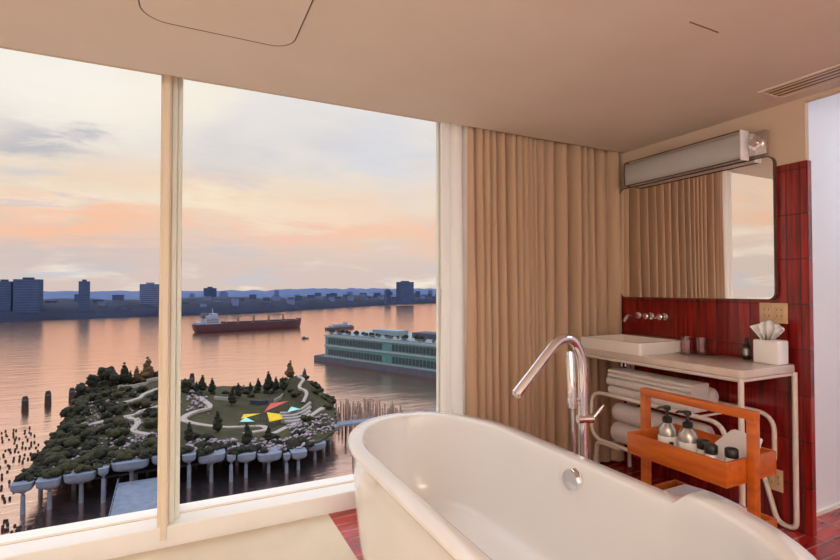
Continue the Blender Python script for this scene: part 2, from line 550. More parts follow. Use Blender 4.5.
# ------------------------------------------------------------------ curtains
def sm(a, b, t):
    t = max(0., min(1., (t - a) / (b - a)))
    return t * t * (3 - 2 * t)
def curtain(name, x0, x1, yc, amp, wl, z0, z1, mat, label, seed, dens=10, flare=0.):
    bm = nb()
    r = random.Random(seed)
    nx = int((x1 - x0) / wl * dens * 1.6)
    ph = 0.
    xs, phs, am = [], [], []
    for i in range(nx + 1):
        xs.append(x0 + (x1 - x0) * i / nx)
    # phase with gently varying wavelength
    for i in range(nx + 1):
        phs.append(ph)
        lw = wl * max(.5, 1 + 1.1 * mnoise.noise(Vector((xs[i] * 5.3, seed + .37, .5))))
        ph += 2 * PI * (x1 - x0) / nx / lw
        am.append(amp * (.72 + .9 * mnoise.noise(Vector((xs[i] * 6.7, seed + 5.41, 2.3)))))
    nz = 16
    rows = []
    for j in range(nz + 1):
        t = j / nz
        z = z1 + (z0 - z1) * t
        row = []
        for i in range(nx + 1):
            s = math.sin(phs[i] + .35 * math.sin(t * 2 + xs[i] * 5))
            s = math.copysign(abs(s) ** (.75 if s > 0 else 1.3), s)
            y = yc + am[i] * s * (.75 + .35 * t) + .012 * mnoise.noise(Vector((xs[i] * 4, t * 2, seed)))
            y -= .05 * sm(x1 - .2, x1 - .02, xs[i]) * (1 if x1 > 2 else 0)
            y = max(y, YC + .012)
            x = xs[i] + .012 * math.cos(phs[i]) * (1 + t) + flare * t * (1 - (xs[i] - x0) / (x1 - x0))
            row.append(bm.verts.new((x, y, z)))
        rows.append(row)
    for j in range(nz):
        for i in range(nx):
            bm.faces.new((rows[j][i], rows[j][i + 1], rows[j + 1][i + 1], rows[j + 1][i]))
    o = obj(name, bm, mat, None, angle=180)
    return tag(o, label, 'curtain')
curtain('curtain', 1.618, 2.984, 2.702, .074, .094, .02, 2.5, M['curtain'], 'long tan pleated curtain hanging beside the window to the corner', 3)
curtain('sheer_curtain', 1.462, 1.668, 2.705, .034, .07, .03, 2.5, M['sheer'], 'bright white sheer curtain bunched between window and tan curtain', 8)
ct = thing('curtain_track', 'dark curtain track hidden in the slot above the curtain', 'curtain rail', (2.2, 2.715, 2.5))
flat('rail', box(nb(), 1.45, 2.98, 2.705, 2.725, 2.502, 2.53), M['dark_metal'], ct)
flat('bracket', box(nb(), 2.1, 2.13, 2.708, 2.722, 2.53, ZC + .221), M['dark_metal'], ct)

# ------------------------------------------------------------------ bathtub
TX, YF, YN, TA, TB = 1.125, 2.03, 1.12, .445, .605
def tub_outline(ins, zf, n=26, taper=0.):
    pts = []
    a, b = TA - ins, TB - ins
    def put(x, y):
        w = ins
        pts.append((x, y))
    for k in range(n + 1):
        t = PI * k / n
        put(TX + a * math.copysign(abs(math.cos(t)) ** .97, math.cos(t)), YF + b * abs(math.sin(t)))
    for k in range(1, 60):
        put(TX - a, YF + (YN - YF) * k / 60)
    for k in range(n + 1):
        t = PI + PI * k / n
        put(TX + a * math.copysign(abs(math.cos(t)) ** .92, math.cos(t)), YN - b * abs(math.sin(t)))
    for k in range(1, 60):
        put(TX + a, YN + (YF - YN) * k / 60)
    return [Vector((x, y, zf(y))) for x, y in pts]
def late(p):
    return p.y + max(0., TX + .12 - p.x) * .4
def rise(p):
    return .058 * (1 - sm(1.052, 1.074, late(p)))
def rimw(p):
    return .046 + .012 * (1 - sm(1.05, 1.08, late(p)))
def tub_ring(base, ins, z, follow=1., inner=0.):
    """inner: inset measured from the rim's inner edge"""
    o = tub_outline(ins, lambda y: z)
    res = []
    for p in o:
        q = p.copy()
        if inner:
            k = (rimw(p) - .046) * inner
            c = Vector((TX, min(max(p.y, YN), YF), q.z))
            d = (c - q); d.z = 0
            if d.length > 1e-6:
                q += d.normalized() * k
        q.z = z + rise(p) * follow
        res.append(q)
    return res
RZ = .58
rings = [tub_ring(0, .085, .0, 0), tub_ring(0, .07, .012, 0), tub_ring(0, .055, .12, .05), tub_ring(0, .036, .30, .3), tub_ring(0, .022, .46, .8),
         tub_ring(0, .018, RZ - .045), tub_ring(0, .006, RZ - .03), tub_ring(0, .0, RZ - .018), tub_ring(0, .002, RZ - .006), tub_ring(0, .008, RZ),
         tub_ring(0, .066, RZ, 1, .9), tub_ring(0, .074, RZ - .004, 1, 1), tub_ring(0, .079, RZ - .014, 1, 1),
         tub_ring(0, .084, RZ - .045, .6, .55), tub_ring(0, .096, RZ - .12, .2, .15), tub_ring(0, .118, RZ - .25, .05, 0), tub_ring(0, .145, RZ - .36, 0, 0), tub_ring(0, .172, RZ - .42, 0, 0),
         tub_ring(0, .20, RZ - .442, 0, 0), tub_ring(0, .24, RZ - .452, 0, 0), tub_ring(0, .36, RZ - .456, 0, 0)]
bt = thing('bathtub', 'large white oval freestanding bathtub standing beside the window', 'bathtub', (TX, 1.57, 0))
obj('tub_shell', loft(nb(), rings), M['tub'], bt, angle=50)
# overflow cap on the inner right wall
bm = nb()
lathe(bm, [(.012, .034), (.042, .032), (.045, .024), (.045, .0), (.032, -.004), (.03, -.03)], (0, 0, 0), 12, 'X')
for v in bm.verts:
    v.co = Vector((1.481 - v.co.x, 1.555 + v.co.y, .512 + v.co.z))
obj('overflow_cap', bm, M['chrome'], bt, angle=20)['label'] = 'chrome faceted overflow cap'
bm = nb(); lathe(bm, [(.03, .0), (.033, .004), (.028, .008)], (TX, 1.55, .1262), 20)
obj('drain_plug', bm, M['chrome'], bt)

# ------------------------------------------------------------------ floor-standing tub filler
FX, FY = 1.732, 1.765
ff = thing('tub_filler', 'chrome floor standing tub tap with hooked spout between tub and vanity', 'bath tap', (FX, FY, 0))
obj('base_flange', lathe(nb(), [(.055, 0), (.055, .008), (.045, .014), (.02, .016)], (FX, FY, 0)), M['chrome'], ff)
sp = [(FX, FY, .014), (FX, FY, .75), (FX - .006, FY, .94), (FX - .03, FY, 1.02), (FX - .07, FY, 1.062), (FX - .115, FY, 1.072), (FX - .155, FY, 1.06), (FX - .2, FY, 1.025), (FX - .3, FY, .928), (FX - .395, FY, .838)]
sp2 = []
for i in range(len(sp) - 1):       # smooth the bend
    for k in range(4):
        t = k / 4
        p0, p1, p2, p3 = [Vector(sp[max(0, min(len(sp) - 1, i + q))]) for q in (-1, 0, 1, 2)]
        sp2.append(.5 * ((2 * p1) + (p2 - p0) * t + (2 * p0 - 5 * p1 + 4 * p2 - p3) * t * t + (3 * p1 - p0 - 3 * p2 + p3) * t ** 3))
sp2.append(Vector(sp[-1]))
obj('spout', sweep(nb(), sp2, .0235, 18), M['chrome'], ff)
e = Vector(sp[-1]); d = (e - Vector(sp[-2])).normalized()
obj('spout_aerator', sweep(nb(), [e - d * .002, e + d * .008], .017, 16), M['brushed'], ff)
hs = Vector((FX - .07, FY + .01, 0))
obj('hand_shower', sweep(nb(), [hs + Vector((.012, 0, .74)), hs + Vector((.0, 0, .99)), hs + Vector((-.001, 0, 1.01))], [.018, .021, .016], 14), M['chrome'], ff)
bm = nb()
sweep(bm, [(FX, FY, .775), hs + Vector((.01, 0, .775))], .010, 10)
lathe(bm, [(.024, -.012), (.024, .012)], hs + Vector((.011, 0, .775)), 16)
obj('shower_holder', bm, M['chrome'], ff)
obj('shower_hose', sweep(nb(), fillet([hs + Vector((.012, 0, .74)), hs + Vector((.025, .0, .45)), hs + Vector((.03, 0, .14)), (FX - .02, FY, .10)], .05), .008, 10), M['brushed'], ff)
bm = nb()
sweep(bm, [(FX - .035, FY - .0, .685), (FX + .04, FY - .02, .685)], .021, 16)
obj('mixer_body', bm, M['chrome'], ff)
obj('lever', sweep(nb(), [(FX + .03, FY - .02, .685), (FX + .05, FY - .03, .70), (FX + .078, FY - .055, .75)], [.01, .008, .006], 10), M['chrome'], ff)

# ------------------------------------------------------------------ vanity
va = thing('vanity_console', 'cream vanity console on bent tube legs against the red tiles', 'vanity', (2.74, 2.0, 0))
VX0, VX1, VY0, VY1 = 2.5, 2.985, 1.472, 2.585
bm = nb()
loft(bm, [rrect(VX0 + .004, VX1, VY0 + .004, VY1, .035, .856), rrect(VX0, VX1, VY0, VY1, .035, .862), rrect(VX0, VX1, VY0, VY1, .035, .893),
          rrect(VX0 + .003, VX1, VY0 + .003, VY1, .034, .899), rrect(VX0 + .008, VX1 - .003, VY0 + .008, VY1 - .003, .03, .9)])
obj('countertop', bm, M['counter'], va, angle=30)
# raised basin
BX0, BX1, BY0, BY1, BZ = 2.5, 2.972, 2.075, 2.575, .975
bm = nb()
loft(bm, [rrect(BX0, BX1, BY0, BY1, .014, .9), rrect(BX0, BX1, BY0, BY1, .014, BZ - .006), rrect(BX0 + .003, BX1 - .003, BY0 + .003, BY1 - .003, .012, BZ),
          rrect(BX0 + .02, BX1 - .09, BY0 + .02, BY1 - .02, .02, BZ), rrect(BX0 + .023, BX1 - .093, BY0 + .023, BY1 - .023, .02, BZ - .006),
          rrect(BX0 + .045, BX1 - .11, BY0 + .05, BY1 - .05, .04, .905), rrect(BX0 + .1, BX1 - .16, BY0 + .11, BY1 - .11, .05, .903)])
obj('basin', bm, M['basin'], va, angle=35)
# tube frame
TR = .0125
def frame_loop(x, y0, y1, z0, z1, rad):
    return fillet([(x, y0, z0), (x, y1, z0), (x, y1, z1), (x, y0, z1)], rad, closed=True, n=8)
def closed_tube(pts, r):
    return sweep(nb(), pts, r, 12, closed=True)
obj('shelf_loop', closed_tube(frame_loop(2.515, 1.57, 2.485, .295, .612, .10), TR), M['steel_white'], va)
obj('shelf_loop', closed_tube(frame_loop(2.945, 1.57, 2.485, .295, .612, .10), TR), M['steel_white'], va)
for y in (1.72, 1.88, 2.04, 2.2, 2.34):
    for z in (.612, .295):
        obj('shelf_bar', sweep(nb(), [(2.515, y, z), (2.945, y, z)], .007, 8), M['steel_white'], va)
obj('leg', sweep(nb(), [(2.517, 1.492, .857), (2.517, 1.492, .0)], .0135, 14), M['steel_white'], va)
obj('leg', sweep(nb(), fillet([(2.968, 1.478, .857), (2.968, 1.478, .014), (2.968, 1.57, .014), (2.968, 1.655, .305)], .06, n=8), .0135, 14), M['steel_white'], va)
obj('leg', sweep(nb(), fillet([(2.517, 2.25, .282), (2.517, 2.44, .282), (2.517, 2.47, .0)], .05, n=8), .0135, 14), M['steel_white'], va)
obj('leg', sweep(nb(), [(2.962, 2.56, .857), (2.962, 2.56, .0)], .0135, 14), M['steel_white'], va)
bm = nb()
sweep(bm, [(2.517, 1.49, .847), (2.968, 1.49, .847)], .011, 10)
sweep(bm, [(2.517, 2.56, .847), (2.962, 2.56, .847)], .011, 10)
sweep(bm, [(2.517, 1.49, .847), (2.517, 2.56, .847)], .011, 10)
obj('top_rail', bm, M['steel_white'], va)
# plumbing under the basin
bm = nb()
sweep(bm, fillet([(2.72, 2.32, .856), (2.72, 2.32, .2), (2.78, 2.32, .165), (2.84, 2.32, .2), (2.84, 2.32, .27), (2.985, 2.32, .27)], .045, n=6), .016, 12)
obj('drain_trap', bm, M['chrome'], va)['label'] = 'chrome drain pipe with trap'
bm = nb()
for y in (2.27, 2.30):
    sweep(bm, [(2.60, y, .856), (2.60, y, .80)], .007, 8)
obj('supply_pipe', bm, M['chrome'], va)
obj('knob', lathe(nb(), [(.006, -.02), (.012, -.016), (.012, -.004), (.006, 0)], (2.53, 1.925, .856), 12), M['chrome'], va)['label'] = 'small chrome knob under the counter edge'

# wall taps
wt = thing('wall_tap', 'three piece chrome wall tap on the red tiles above the basin', 'tap', (XR, 2.38, 1.115))
def rosette(y, z):
    return lathe(nb(), [(.024, 0), (.024, -.006), (.018, -.01)], (XR, y, z), 18, 'X')
for y in (2.49, 2.385, 2.275):
    obj('rosette', rosette(y, 1.115), M['chrome'], wt)
obj('spout', sweep(nb(), fillet([(XR - .006, 2.49, 1.115), (XR - .12, 2.49, 1.118), (XR - .15, 2.49, 1.075)], .04), .011, 12), M['chrome'], wt)
obj('knob', lathe(nb(), [(.01, -.006), (.01, -.03), (.021, -.034), (.021, -.06), (.015, -.066)], (XR, 2.385, 1.115), 16, 'X'), M['chrome'], wt)
kn = obj('knob', lathe(nb(), [(.01, -.006), (.01, -.03), (.021, -.034), (.021, -.06), (.015, -.066)], (XR, 2.275, 1.115), 16, 'X'), M['chrome'], wt)
obj('lever', sweep(nb(), [(XR - .05, 2.275, 1.115), (XR - .055, 2.315, 1.105)], .006, 8), M['chrome'], kn)

# mirror
def yz_rr(x, y0, y1, z0, z1, r, n=6):
    return [Vector((x, p.x, p.y)) for p in rrect(y0, y1, z0, z1, r, 0, n)]
mi = thing('wall_mirror', 'wide mirror with rounded corners mounted above the vanity', 'mirror', (XR, 2.1, 1.24))
MY0, MY1, MZ0, MZ1 = 1.562, 2.635, 1.243, 2.06
obj('mirror_frame', loft(nb(), [yz_rr(XR - .001, MY0, MY1, MZ0, MZ1, .045), yz_rr(XR - .028, MY0, MY1, MZ0, MZ1, .045), yz_rr(XR - .028, MY0 + .006, MY1 - .006, MZ0 + .006, MZ1 - .006, .04), yz_rr(XR - .024, MY0 + .006, MY1 - .006, MZ0 + .006, MZ1 - .006, .04)]), M['dark_edge'], mi, angle=30)
flat('mirror_glass', loft(nb(), [yz_rr(XR - .0245, MY0 + .006, MY1 - .006, MZ0 + .006, MZ1 - .006, .04), yz_rr(XR - .026, MY0 + .006, MY1 - .006, MZ0 + .006, MZ1 - .006, .04)]), M['mirror'], mi)

# lamp above the mirror
wl = thing('mirror_lamp', 'long frosted tube lamp with chrome end bracket above the mirror', 'wall lamp', (XR, 2.2, 2.16))
obj('back_plate', box(nb(), XR - .05, XR - .029, 1.68, 2.49, 2.075, 2.20, .004), M['brushed'], wl)
bm = nb()
prof = [(XR - .05, 2.058), (XR - .09, 2.054), (XR - .112, 2.068), (XR - .12, 2.12), (XR - .115, 2.19), (XR - .09, 2.216), (XR - .05, 2.219)]
loft(bm, [[Vector((x, 2.50, z)) for x, z in prof], [Vector((x, 1.69, z)) for x, z in prof]])
obj('diffuser', bm, M['diffuser'], wl, angle=50)
bm = nb()
for z in (2.221, 2.053):
    sweep(bm, fillet([(XR - .05, 2.507, z), (XR - .112, 2.507, z), (XR - .112, 1.69, z)], .02), .004, 8)
sweep(bm, [(XR - .112, 2.507, 2.221), (XR - .122, 2.505, 2.14), (XR - .112, 2.507, 2.053)], .004, 8)
obj('edge_trim', bm, M['dark_edge'], wl)
obj('end_plate', box(nb(), XR - .124, XR - .05, 1.681, 1.69, 2.05, 2.223, .002), M['paper'], wl)
br_ = obj('end_bracket', box(nb(), XR - .06, XR - .0295, 1.585, 1.6805, 2.07, 2.205, .004), M['brushed'], wl)
obj('lamp_socket', lathe(nb(), [(.04, -.058), (.04, -.08), (.024, -.084), (.022, -.10)], (XR, 1.634, 2.138), 18, 'X'), M['chrome'], br_)

# sockets
def socket(y0, y1, z0, z1, label):
    s = thing('wall_socket', label, 'wall socket', (XR, (y0 + y1) / 2, z0))
    obj('cover_plate', box(nb(), XR - .008, XR - .0005, y0, y1, z0, z1, .002), M['plate'], s)
    w = (y1 - y0)
    for a in ((.12, .44), (.56, .88)):
        f = nb()
        ya, yb = y0 + w * a[0], y0 + w * a[1]
        box(f, XR - .011, XR - .007, ya, yb, z0 + (z1 - z0) * .2, z0 + (z1 - z0) * .8, .001)
        fo = obj('outlet', f, M['plate'], s)
        for zz in (.32, .62):
            z = z0 + (z1 - z0) * zz
            for yy in (ya + .012, yb - .012):
                flat('slot', box(nb(), XR - .0116, XR - .0105, yy - .002, yy + .002, z, z + .012), M['plate_dark'], fo)
    return s
socket(1.515, 1.66, 1.115, 1.228, 'beige double socket on red tiles above the tissue box')
socket(1.55, 1.625, .18, .30, 'beige socket low on the tiles behind the console leg')

# ------------------------------------------------------------------ items on the counter
tb = thing('tissue_box', 'white square tissue box at the right end of the counter', 'tissue box', (2.895, 1.555, .9))
obj('box', box(nb(), 2.845, 2.945, 1.492, 1.62, .901, 1.028, .006), M['paper'], tb)
bm = nb()
box(bm, 2.862, 2.928, 1.552, 1.582, 1.0275, 1.0292)
flat('slot', bm, M['plate_dark'], tb)
# tissue: a fan of folded sheets
bm = nb()
n = 9
base, top = [], []
for k in range(n):
    t = k / (n - 1)
    base.append(bm.verts.new((2.893 + (.008 if k % 2 else -.008), 1.54 + .055 * t, 1.022)))
    top.append(bm.verts.new((2.893 + (.022 if k % 2 else -.022), 1.475 + .175 * t, 1.085 + .018 * math.sin(t * PI) + .012 * t)))
tip = [bm.verts.new((v.co.x * .6 + 2.893 * .4, 1.562 + (v.co.y - 1.562) * .72, v.co.z + .03 - .016 * abs(k - 3) / 4)) for k, v in enumerate(top)]
for k in range(n - 1):
    bm.faces.new((base[k], base[k + 1], top[k + 1], top[k]))
    bm.faces.new((top[k], top[k + 1], tip[k + 1], tip[k]))
to = obj('tissue', bm, M['paper'], tb, angle=20)
to.modifiers.new('thick', 'SOLIDIFY').thickness = .001

tr = thing('glass_tray', 'dark oblong tray holding two tumblers on the counter', 'tray', (2.885, 2.0, .9))
bm = nb()
loft(bm, [rrect(2.82, 2.95, 1.845, 2.135, .05, .9005), rrect(2.812, 2.958, 1.837, 2.143, .055, .908), rrect(2.815, 2.955, 1.84, 2.14, .053, .909), rrect(2.825, 2.945, 1.85, 2.13, .045, .904)])
obj('dish', bm, M['brushed'], tr)
def tumbler(x, y, label):
    t = obj('tumbler', lathe(nb(), [(.030, 0), (.034, .1), (.032, .1), (.028, .008)], (0, 0, 0), 20), M['tumbler'])
    t.location = (x, y, .905)
    return tag(t, label, 'glass', 'tumblers on the counter tray')
tumbler(2.878, 2.04, 'clear tumbler on the tray, the one nearer the basin')
tumbler(2.882, 1.94, 'clear tumbler on the tray, the one nearer the tissue box')

def small_bottle(x, y, h, r, label, cap=M['black']):
    t = thing('toiletry_bottle', label, 'bottle', (x, y, .9))
    b = obj('bottle_body', lathe(nb(), [(r * .9, .0005), (r, .006), (r, h * .62), (r * .45, h * .72), (r * .42, h * .76)], (x, y, .9), 18), M['black'], t)
    obj('bottle_label', lathe(nb(), [(r * 1.01, h * .2), (r * 1.02, h * .21), (r * 1.02, h * .5), (r * 1.01, h * .51)], (x, y, .9), 18), M['bottle'], b)
    obj('bottle_cap', lathe(nb(), [(r * .5, h * .76), (r * .5, h * .98), (r * .4, h)], (x, y, .9), 14), cap, t)
    return t
small_bottle(2.925, 1.70, .125, .02, 'small dark bottle standing beside the tissue box')

# ------------------------------------------------------------------ towels
def folded(y0, y1, x0, x1, z0, h, label, seed, layers=2):
    t = thing('folded_towel', label, 'towel', ((x0 + x1) / 2, (y0 + y1) / 2, z0), 'folded towels on the vanity shelf')
    lh = h / layers
    for k in range(layers):
        bm = nb()
        rr = rrect(x0 + .004 * k, x1, z0 + lh * k + .001, z0 + lh * (k + 1) - .001, lh * .46, 0, 5)
        rings = []
        N = 14
        for i in range(N + 1):
            s = i / N
            y = y0 + (y1 - y0) * s
            e = .985 if i in (0, N) else 1.
            ring = []
            for p in rr:
                zc = z0 + lh * (k + .5)
                w = .004 * mnoise.noise(Vector((y * 6, p.x * 6, seed + k)))
                if k == 0:
                    w = max(w, 0) if p.y > zc else 0
                ring.append(Vector(((x0 + x1) / 2 + (p.x - (x0 + x1) / 2) * e, y, zc + (p.y - zc) * e + w)))
            rings.append(ring)
        loft(bm, rings)
        obj('fold', bm, M['towel'], t, angle=60)
    return t
zt = .62
folded(1.755, 2.335, 2.505, 2.67, zt, .056, 'folded white towel at the bottom of the upper shelf stack', 1, 1)
folded(1.76, 2.345, 2.50, 2.67, zt + .0565, .054, 'folded white towel in the middle of the upper shelf stack', 2, 1)
folded(1.75, 2.335, 2.503, 2.66, zt + .111, .05, 'folded white towel on top of the upper shelf stack', 3, 2)
def roll(y0, y1, x, z, r, label, grp):
    bm = nb()
    pts, rad = [], []
    N = 12
    prof = [(0, .4), (.006, .75), (.018, .93), (.04, 1.)]
    for d, k in prof:
        pts.append((x, y0 + d, z)); rad.append(r * k)
    for i in range(1, N):
        pts.append((x, y0 + .04 + (y1 - y0 - .08) * i / N, z)); rad.append(r * (1 + .02 * math.sin(i * 1.9)))
    for d, k in reversed(prof):
        pts.append((x, y1 - d, z)); rad.append(r * k)
    sweep(bm, pts, rad, 24)
    o = obj('rolled_towel', bm, M['towel'], None, angle=60)
    return tag(o, label, 'towel', grp)
roll(1.70, 2.35, 2.585, .3035 + .066, .065, 'rolled white towel lying lowest on the lower shelf', 'rolled towels on the vanity shelves')
roll(1.70, 2.345, 2.592, .3035 + .195, .062, 'rolled white towel resting on the other rolled towel', 'rolled towels on the vanity shelves')
roll(1.78, 2.2, 2.76, .6205 + .058, .057, 'rolled white towel behind the folded stack on the upper shelf', 'rolled towels on the vanity shelves')

# ------------------------------------------------------------------ wooden caddy
CX0, CX1, CY0, CY1 = 1.955, 2.30, 1.2185, 1.70
ca = thing('bath_caddy', 'orange wooden bath caddy with two trays beside the tub', 'caddy', (2.125, 1.45, 0))
obj('upright', box(nb(), 2.085, 2.125, 1.186, 1.218, 0, .77, .002), M['wood'], ca)
obj('upright', box(nb(), 2.085, 2.125, 1.701, 1.733, 0, .77, .002), M['wood'], ca)
obj('top_bar', box(nb(), 2.084, 2.126, 1.185, 1.734, .7702, .805, .002), M['wood'], ca)
obj('foot', box(nb(), 1.97, 2.28, 1.186, 1.218, .0, .03, .002), M['wood'], ca)
obj('foot', box(nb(), 1.97, 2.28, 1.701, 1.733, .0, .03, .002), M['wood'], ca)
def caddy_tray(z0, z1, name):
    bm = nb()
    th = .014
    box(bm, CX0, CX1, CY0, CY1, z0, z0 + .01)
    box(bm, CX0, CX0 + th, CY0, CY1, z0 + .0101, z1, .0015)
    box(bm, CX1 - th, CX1, CY0, CY1, z0 + .0101, z1, .0015)
    box(bm, CX0 + th, CX1 - th, CY0, CY0 + th, z0 + .0101, z1, .0015)
    box(bm, CX0 + th, CX1 - th, CY1 - th, CY1, z0 + .0101, z1, .0015)
    return obj(name, bm, M['wood'], ca)
caddy_tray(.51, .61, 'tray')
caddy_tray(.225, .32, 'tray')
TZ = .5202
def pump_bottle(x, y, label, rz):
    t = thing('pump_bottle', label, 'bottle', (0, 0, 0), 'pump bottles in the caddy')
    b = obj('bottle_body', lathe(nb(), [(.033, .0005), (.036, .004), (.036, .10), (.033, .118), (.02, .134), (.016, .14)], (0, 0, 0), 22), M['bottle'], t)
    obj('bottle_label', lathe(nb(), [(.0362, .03), (.0366, .031), (.0366, .088), (.0362, .089)], (0, 0, 0), 22), M['jar'], b)
    bm = nb()
    lathe(bm, [(.018, .14), (.019, .142), (.019, .158), (.012, .163)], (0, 0, 0), 18)
    lathe(bm, [(.006, .163), (.006, .19)], (0, 0, 0), 10)
    lathe(bm, [(.013, .19), (.014, .193), (.012, .205)], (0, 0, 0), 14)
    sweep(bm, [(0, 0, .199), (.03, 0, .199), (.042, 0, .193)], [.006, .005, .004], 8)
    obj('pump_head', bm, M['black'], t)
    t.location = (x, y, TZ)
    t.rotation_euler = (0, 0, rz)
    return t
pb = pump_bottle(2.045, 1.55, 'silvery pump bottle in the caddy, the one farther from the camera', 2.6)
pb.scale = (1.14, 1.14, 1.16)
dup(pb, (2.045, 1.447, TZ), 2.2, label='silvery pump bottle in the caddy, the one nearer the small jars')
def jar(x, y, label, h=.122, r=.025):
    t = thing('toiletry_jar', label, 'jar', (0, 0, 0), 'small jars in the caddy')
    obj('jar_body', lathe(nb(), [(r * .92, .0005), (r, .004), (r, h * .66), (r * .85, h * .7)], (0, 0, 0), 18), M['jar'], t)
    obj('jar_lid', lathe(nb(), [(r * .98, h * .7), (r * 1.02, h * .72), (r * 1.02, h * .97), (r * .9, h)], (0, 0, 0), 18), M['black'], t)
    t.location = (x, y, TZ)
    return t
jp = jar(2.06, 1.385, 'small black lidded jar in the caddy next to the pump bottles')
dup(jp, (2.03, 1.33, TZ), label='small black lidded jar in the caddy nearest the tub, middle of three')
dup(jp, (2.06, 1.262, TZ), label='small black lidded jar in the caddy standing apart beside the upright')
# dark travel bottle between the pumps
db = thing('dark_bottle', 'small dark bottle between the two pump bottles in the caddy', 'bottle', (2.0, 1.495, TZ))
obj('bottle_body', lathe(nb(), [(.014, .0005), (.016, .004), (.016, .06), (.008, .07)], (2.0, 1.495, TZ), 14), M['black'], db)
obj('bottle_cap', lathe(nb(), [(.009, .07), (.009, .09)], (2.0, 1.495, TZ), 12), M['black'], db)
# white folded cloth leaning in the tray
bm = nb()
P = [(1.25, .522), (1.39, .522), (1.425, .60), (1.365, .672), (1.24, .662)]
f0 = [Vector((2.16 + (z - .522) * .45, y, z)) for y, z in P]
f1 = [Vector((2.185 + (z - .522) * .45, y, z)) for y, z in P]
loft(bm, [f0, f1])
bmesh.ops.bevel(bm, geom=bm.edges[:], offset=.004, segments=2, affect='EDGES')
tag(obj('face_cloth', bm, M['paper']), 'white folded face cloth leaning in the upper caddy tray', 'cloth')
# white bath mat on the lower tray
bm = nb()
rings = []
for i in range(11):
    t = i / 10
    y = 1.33 + .29 * t
    sag = .012 * math.sin(t * PI)
    ring = []
    for p in rrect(1.975, 2.28, .2355, .33, .022, 0, 4):
        ring.append(Vector((p.x, y, p.y + (sag if p.y > .3 else 0))))
    rings.append(ring)
loft(bm, rings)
tag(obj('bath_mat', bm, M['bluepaper'], None, angle=60), 'white folded bath mat lying on the lower caddy tray', 'bath mat')

# ================================================================== OUTSIDE
W = -46.7            # river surface
bm = nb()
g = [[bm.verts.new((x, y, W)) for x in (-2500, -600, -100, 100, 600, 3000)] for y in (30, 120, 260, 600, 1500)]
for j in range(4):
    for i in range(5):
        bm.faces.new((g[j][i], g[j][i + 1], g[j + 1][i + 1], g[j + 1][i]))
rv = flat('river', bm, M['water'])
tag(rv, 'wide river reflecting the pink sunset sky', 'river', kind='structure')

# ---- far shore
def land(name, pts, hfun, mat, label, depth=500, n=120):
    bm = nb()
    rows = [[], [], [], []]
    for i in range(n + 1):
        s = i / n * (len(pts) - 1)
        k = min(int(s), len(pts) - 2)
        t = s - k
        x = pts[k][0] * (1 - t) + pts[k + 1][0] * t
        y = pts[k][1] * (1 - t) + pts[k + 1][1] * t
        h = hfun(x)
        rows[0].append(bm.verts.new((x, y, W - 1)))
        rows[1].append(bm.verts.new((x, y + 3, W + 3)))
        rows[2].append(bm.verts.new((x + (x * .08), y + depth * .35, W + 3 + h * .75 + 4 * mnoise.noise(Vector((x * .02, 3, 1))))))
        rows[3].append(bm.verts.new((x + (x * .2), y + depth, W + 3 + h + 4 * mnoise.noise(Vector((x * .03, 8, 1))))))
    for j in range(3):
        for i in range(n):
            bm.faces.new((rows[j][i], rows[j][i + 1], rows[j + 1][i + 1], rows[j + 1][i]))
    o = obj(name, bm, mat, None, angle=180)
    return tag(o, label, 'shore', kind='structure')
shore_pts = [(-900, 860), (-240, 900), (-150, 930), (-40, 975), (60, 975), (140, 1012), (295, 1150), (620, 1400), (790, 1460), (1600, 1600)]
land('far_shore', shore_pts, lambda x: 24 + 5 * mnoise.noise(Vector((x * .008, 0, 0))) - 6 * sm(250, 700, x), M['shore'], 'dark haze-tinted wooded far bank of the river', 260, 160)
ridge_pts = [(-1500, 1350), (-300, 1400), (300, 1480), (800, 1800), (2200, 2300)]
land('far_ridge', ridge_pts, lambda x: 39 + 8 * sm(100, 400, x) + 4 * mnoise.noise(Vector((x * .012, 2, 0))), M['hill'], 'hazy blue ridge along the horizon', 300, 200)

def shore_y(x):
    for a, b in zip(shore_pts, shore_pts[1:]):
        if a[0] <= x <= b[0]:
            return a[1] + (b[1] - a[1]) * (x - a[0]) / (b[0] - a[0])
    return 900
def tower(x, y, w, d, z1, mat, label, roofw=.4, group=None, floors=14, cols=6):
    t = thing('tower_block', label, 'building', (x, y, W + 3), group)
    flat('facade', box(nb(), x - w / 2, x + w / 2, y, y + d, W + 3, z1), mat, t)
    flat('roof_plant', box(nb(), x - w * roofw / 2, x + w * roofw / 2, y + d * .3, y + d * .7, z1, z1 + 3), mat, t)
    wb = nb()
    h = (z1 - W - 6) / floors
    for f in range(floors):
        box(wb, x - w * .46, x + w * .46, y - .25, y + .2, W + 6 + h * f + h * .3, W + 6 + h * f + h * .7)
    flat('window_bands', wb, M['tower_dark'] if mat is not M['tower_dark'] else M['block'], t)
    return t
tower(-253, 960, 21, 18, 13.2, M['tower_dark'], 'dark haze-tinted tower at the far left of the skyline')
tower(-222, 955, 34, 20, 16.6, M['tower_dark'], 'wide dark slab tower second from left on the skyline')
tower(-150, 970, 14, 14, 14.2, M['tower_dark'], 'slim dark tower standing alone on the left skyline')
tower(-58, 1050, 34, 24, 10.6, M['tower_pale'], 'pale haze-tinted slab tower just left of the mullion')
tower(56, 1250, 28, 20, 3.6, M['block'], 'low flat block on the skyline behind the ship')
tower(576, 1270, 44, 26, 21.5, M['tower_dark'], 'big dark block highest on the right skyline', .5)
tower(532, 1300, 14, 16, -2.5, M['block'], 'small low block left of the big dark block', .6)
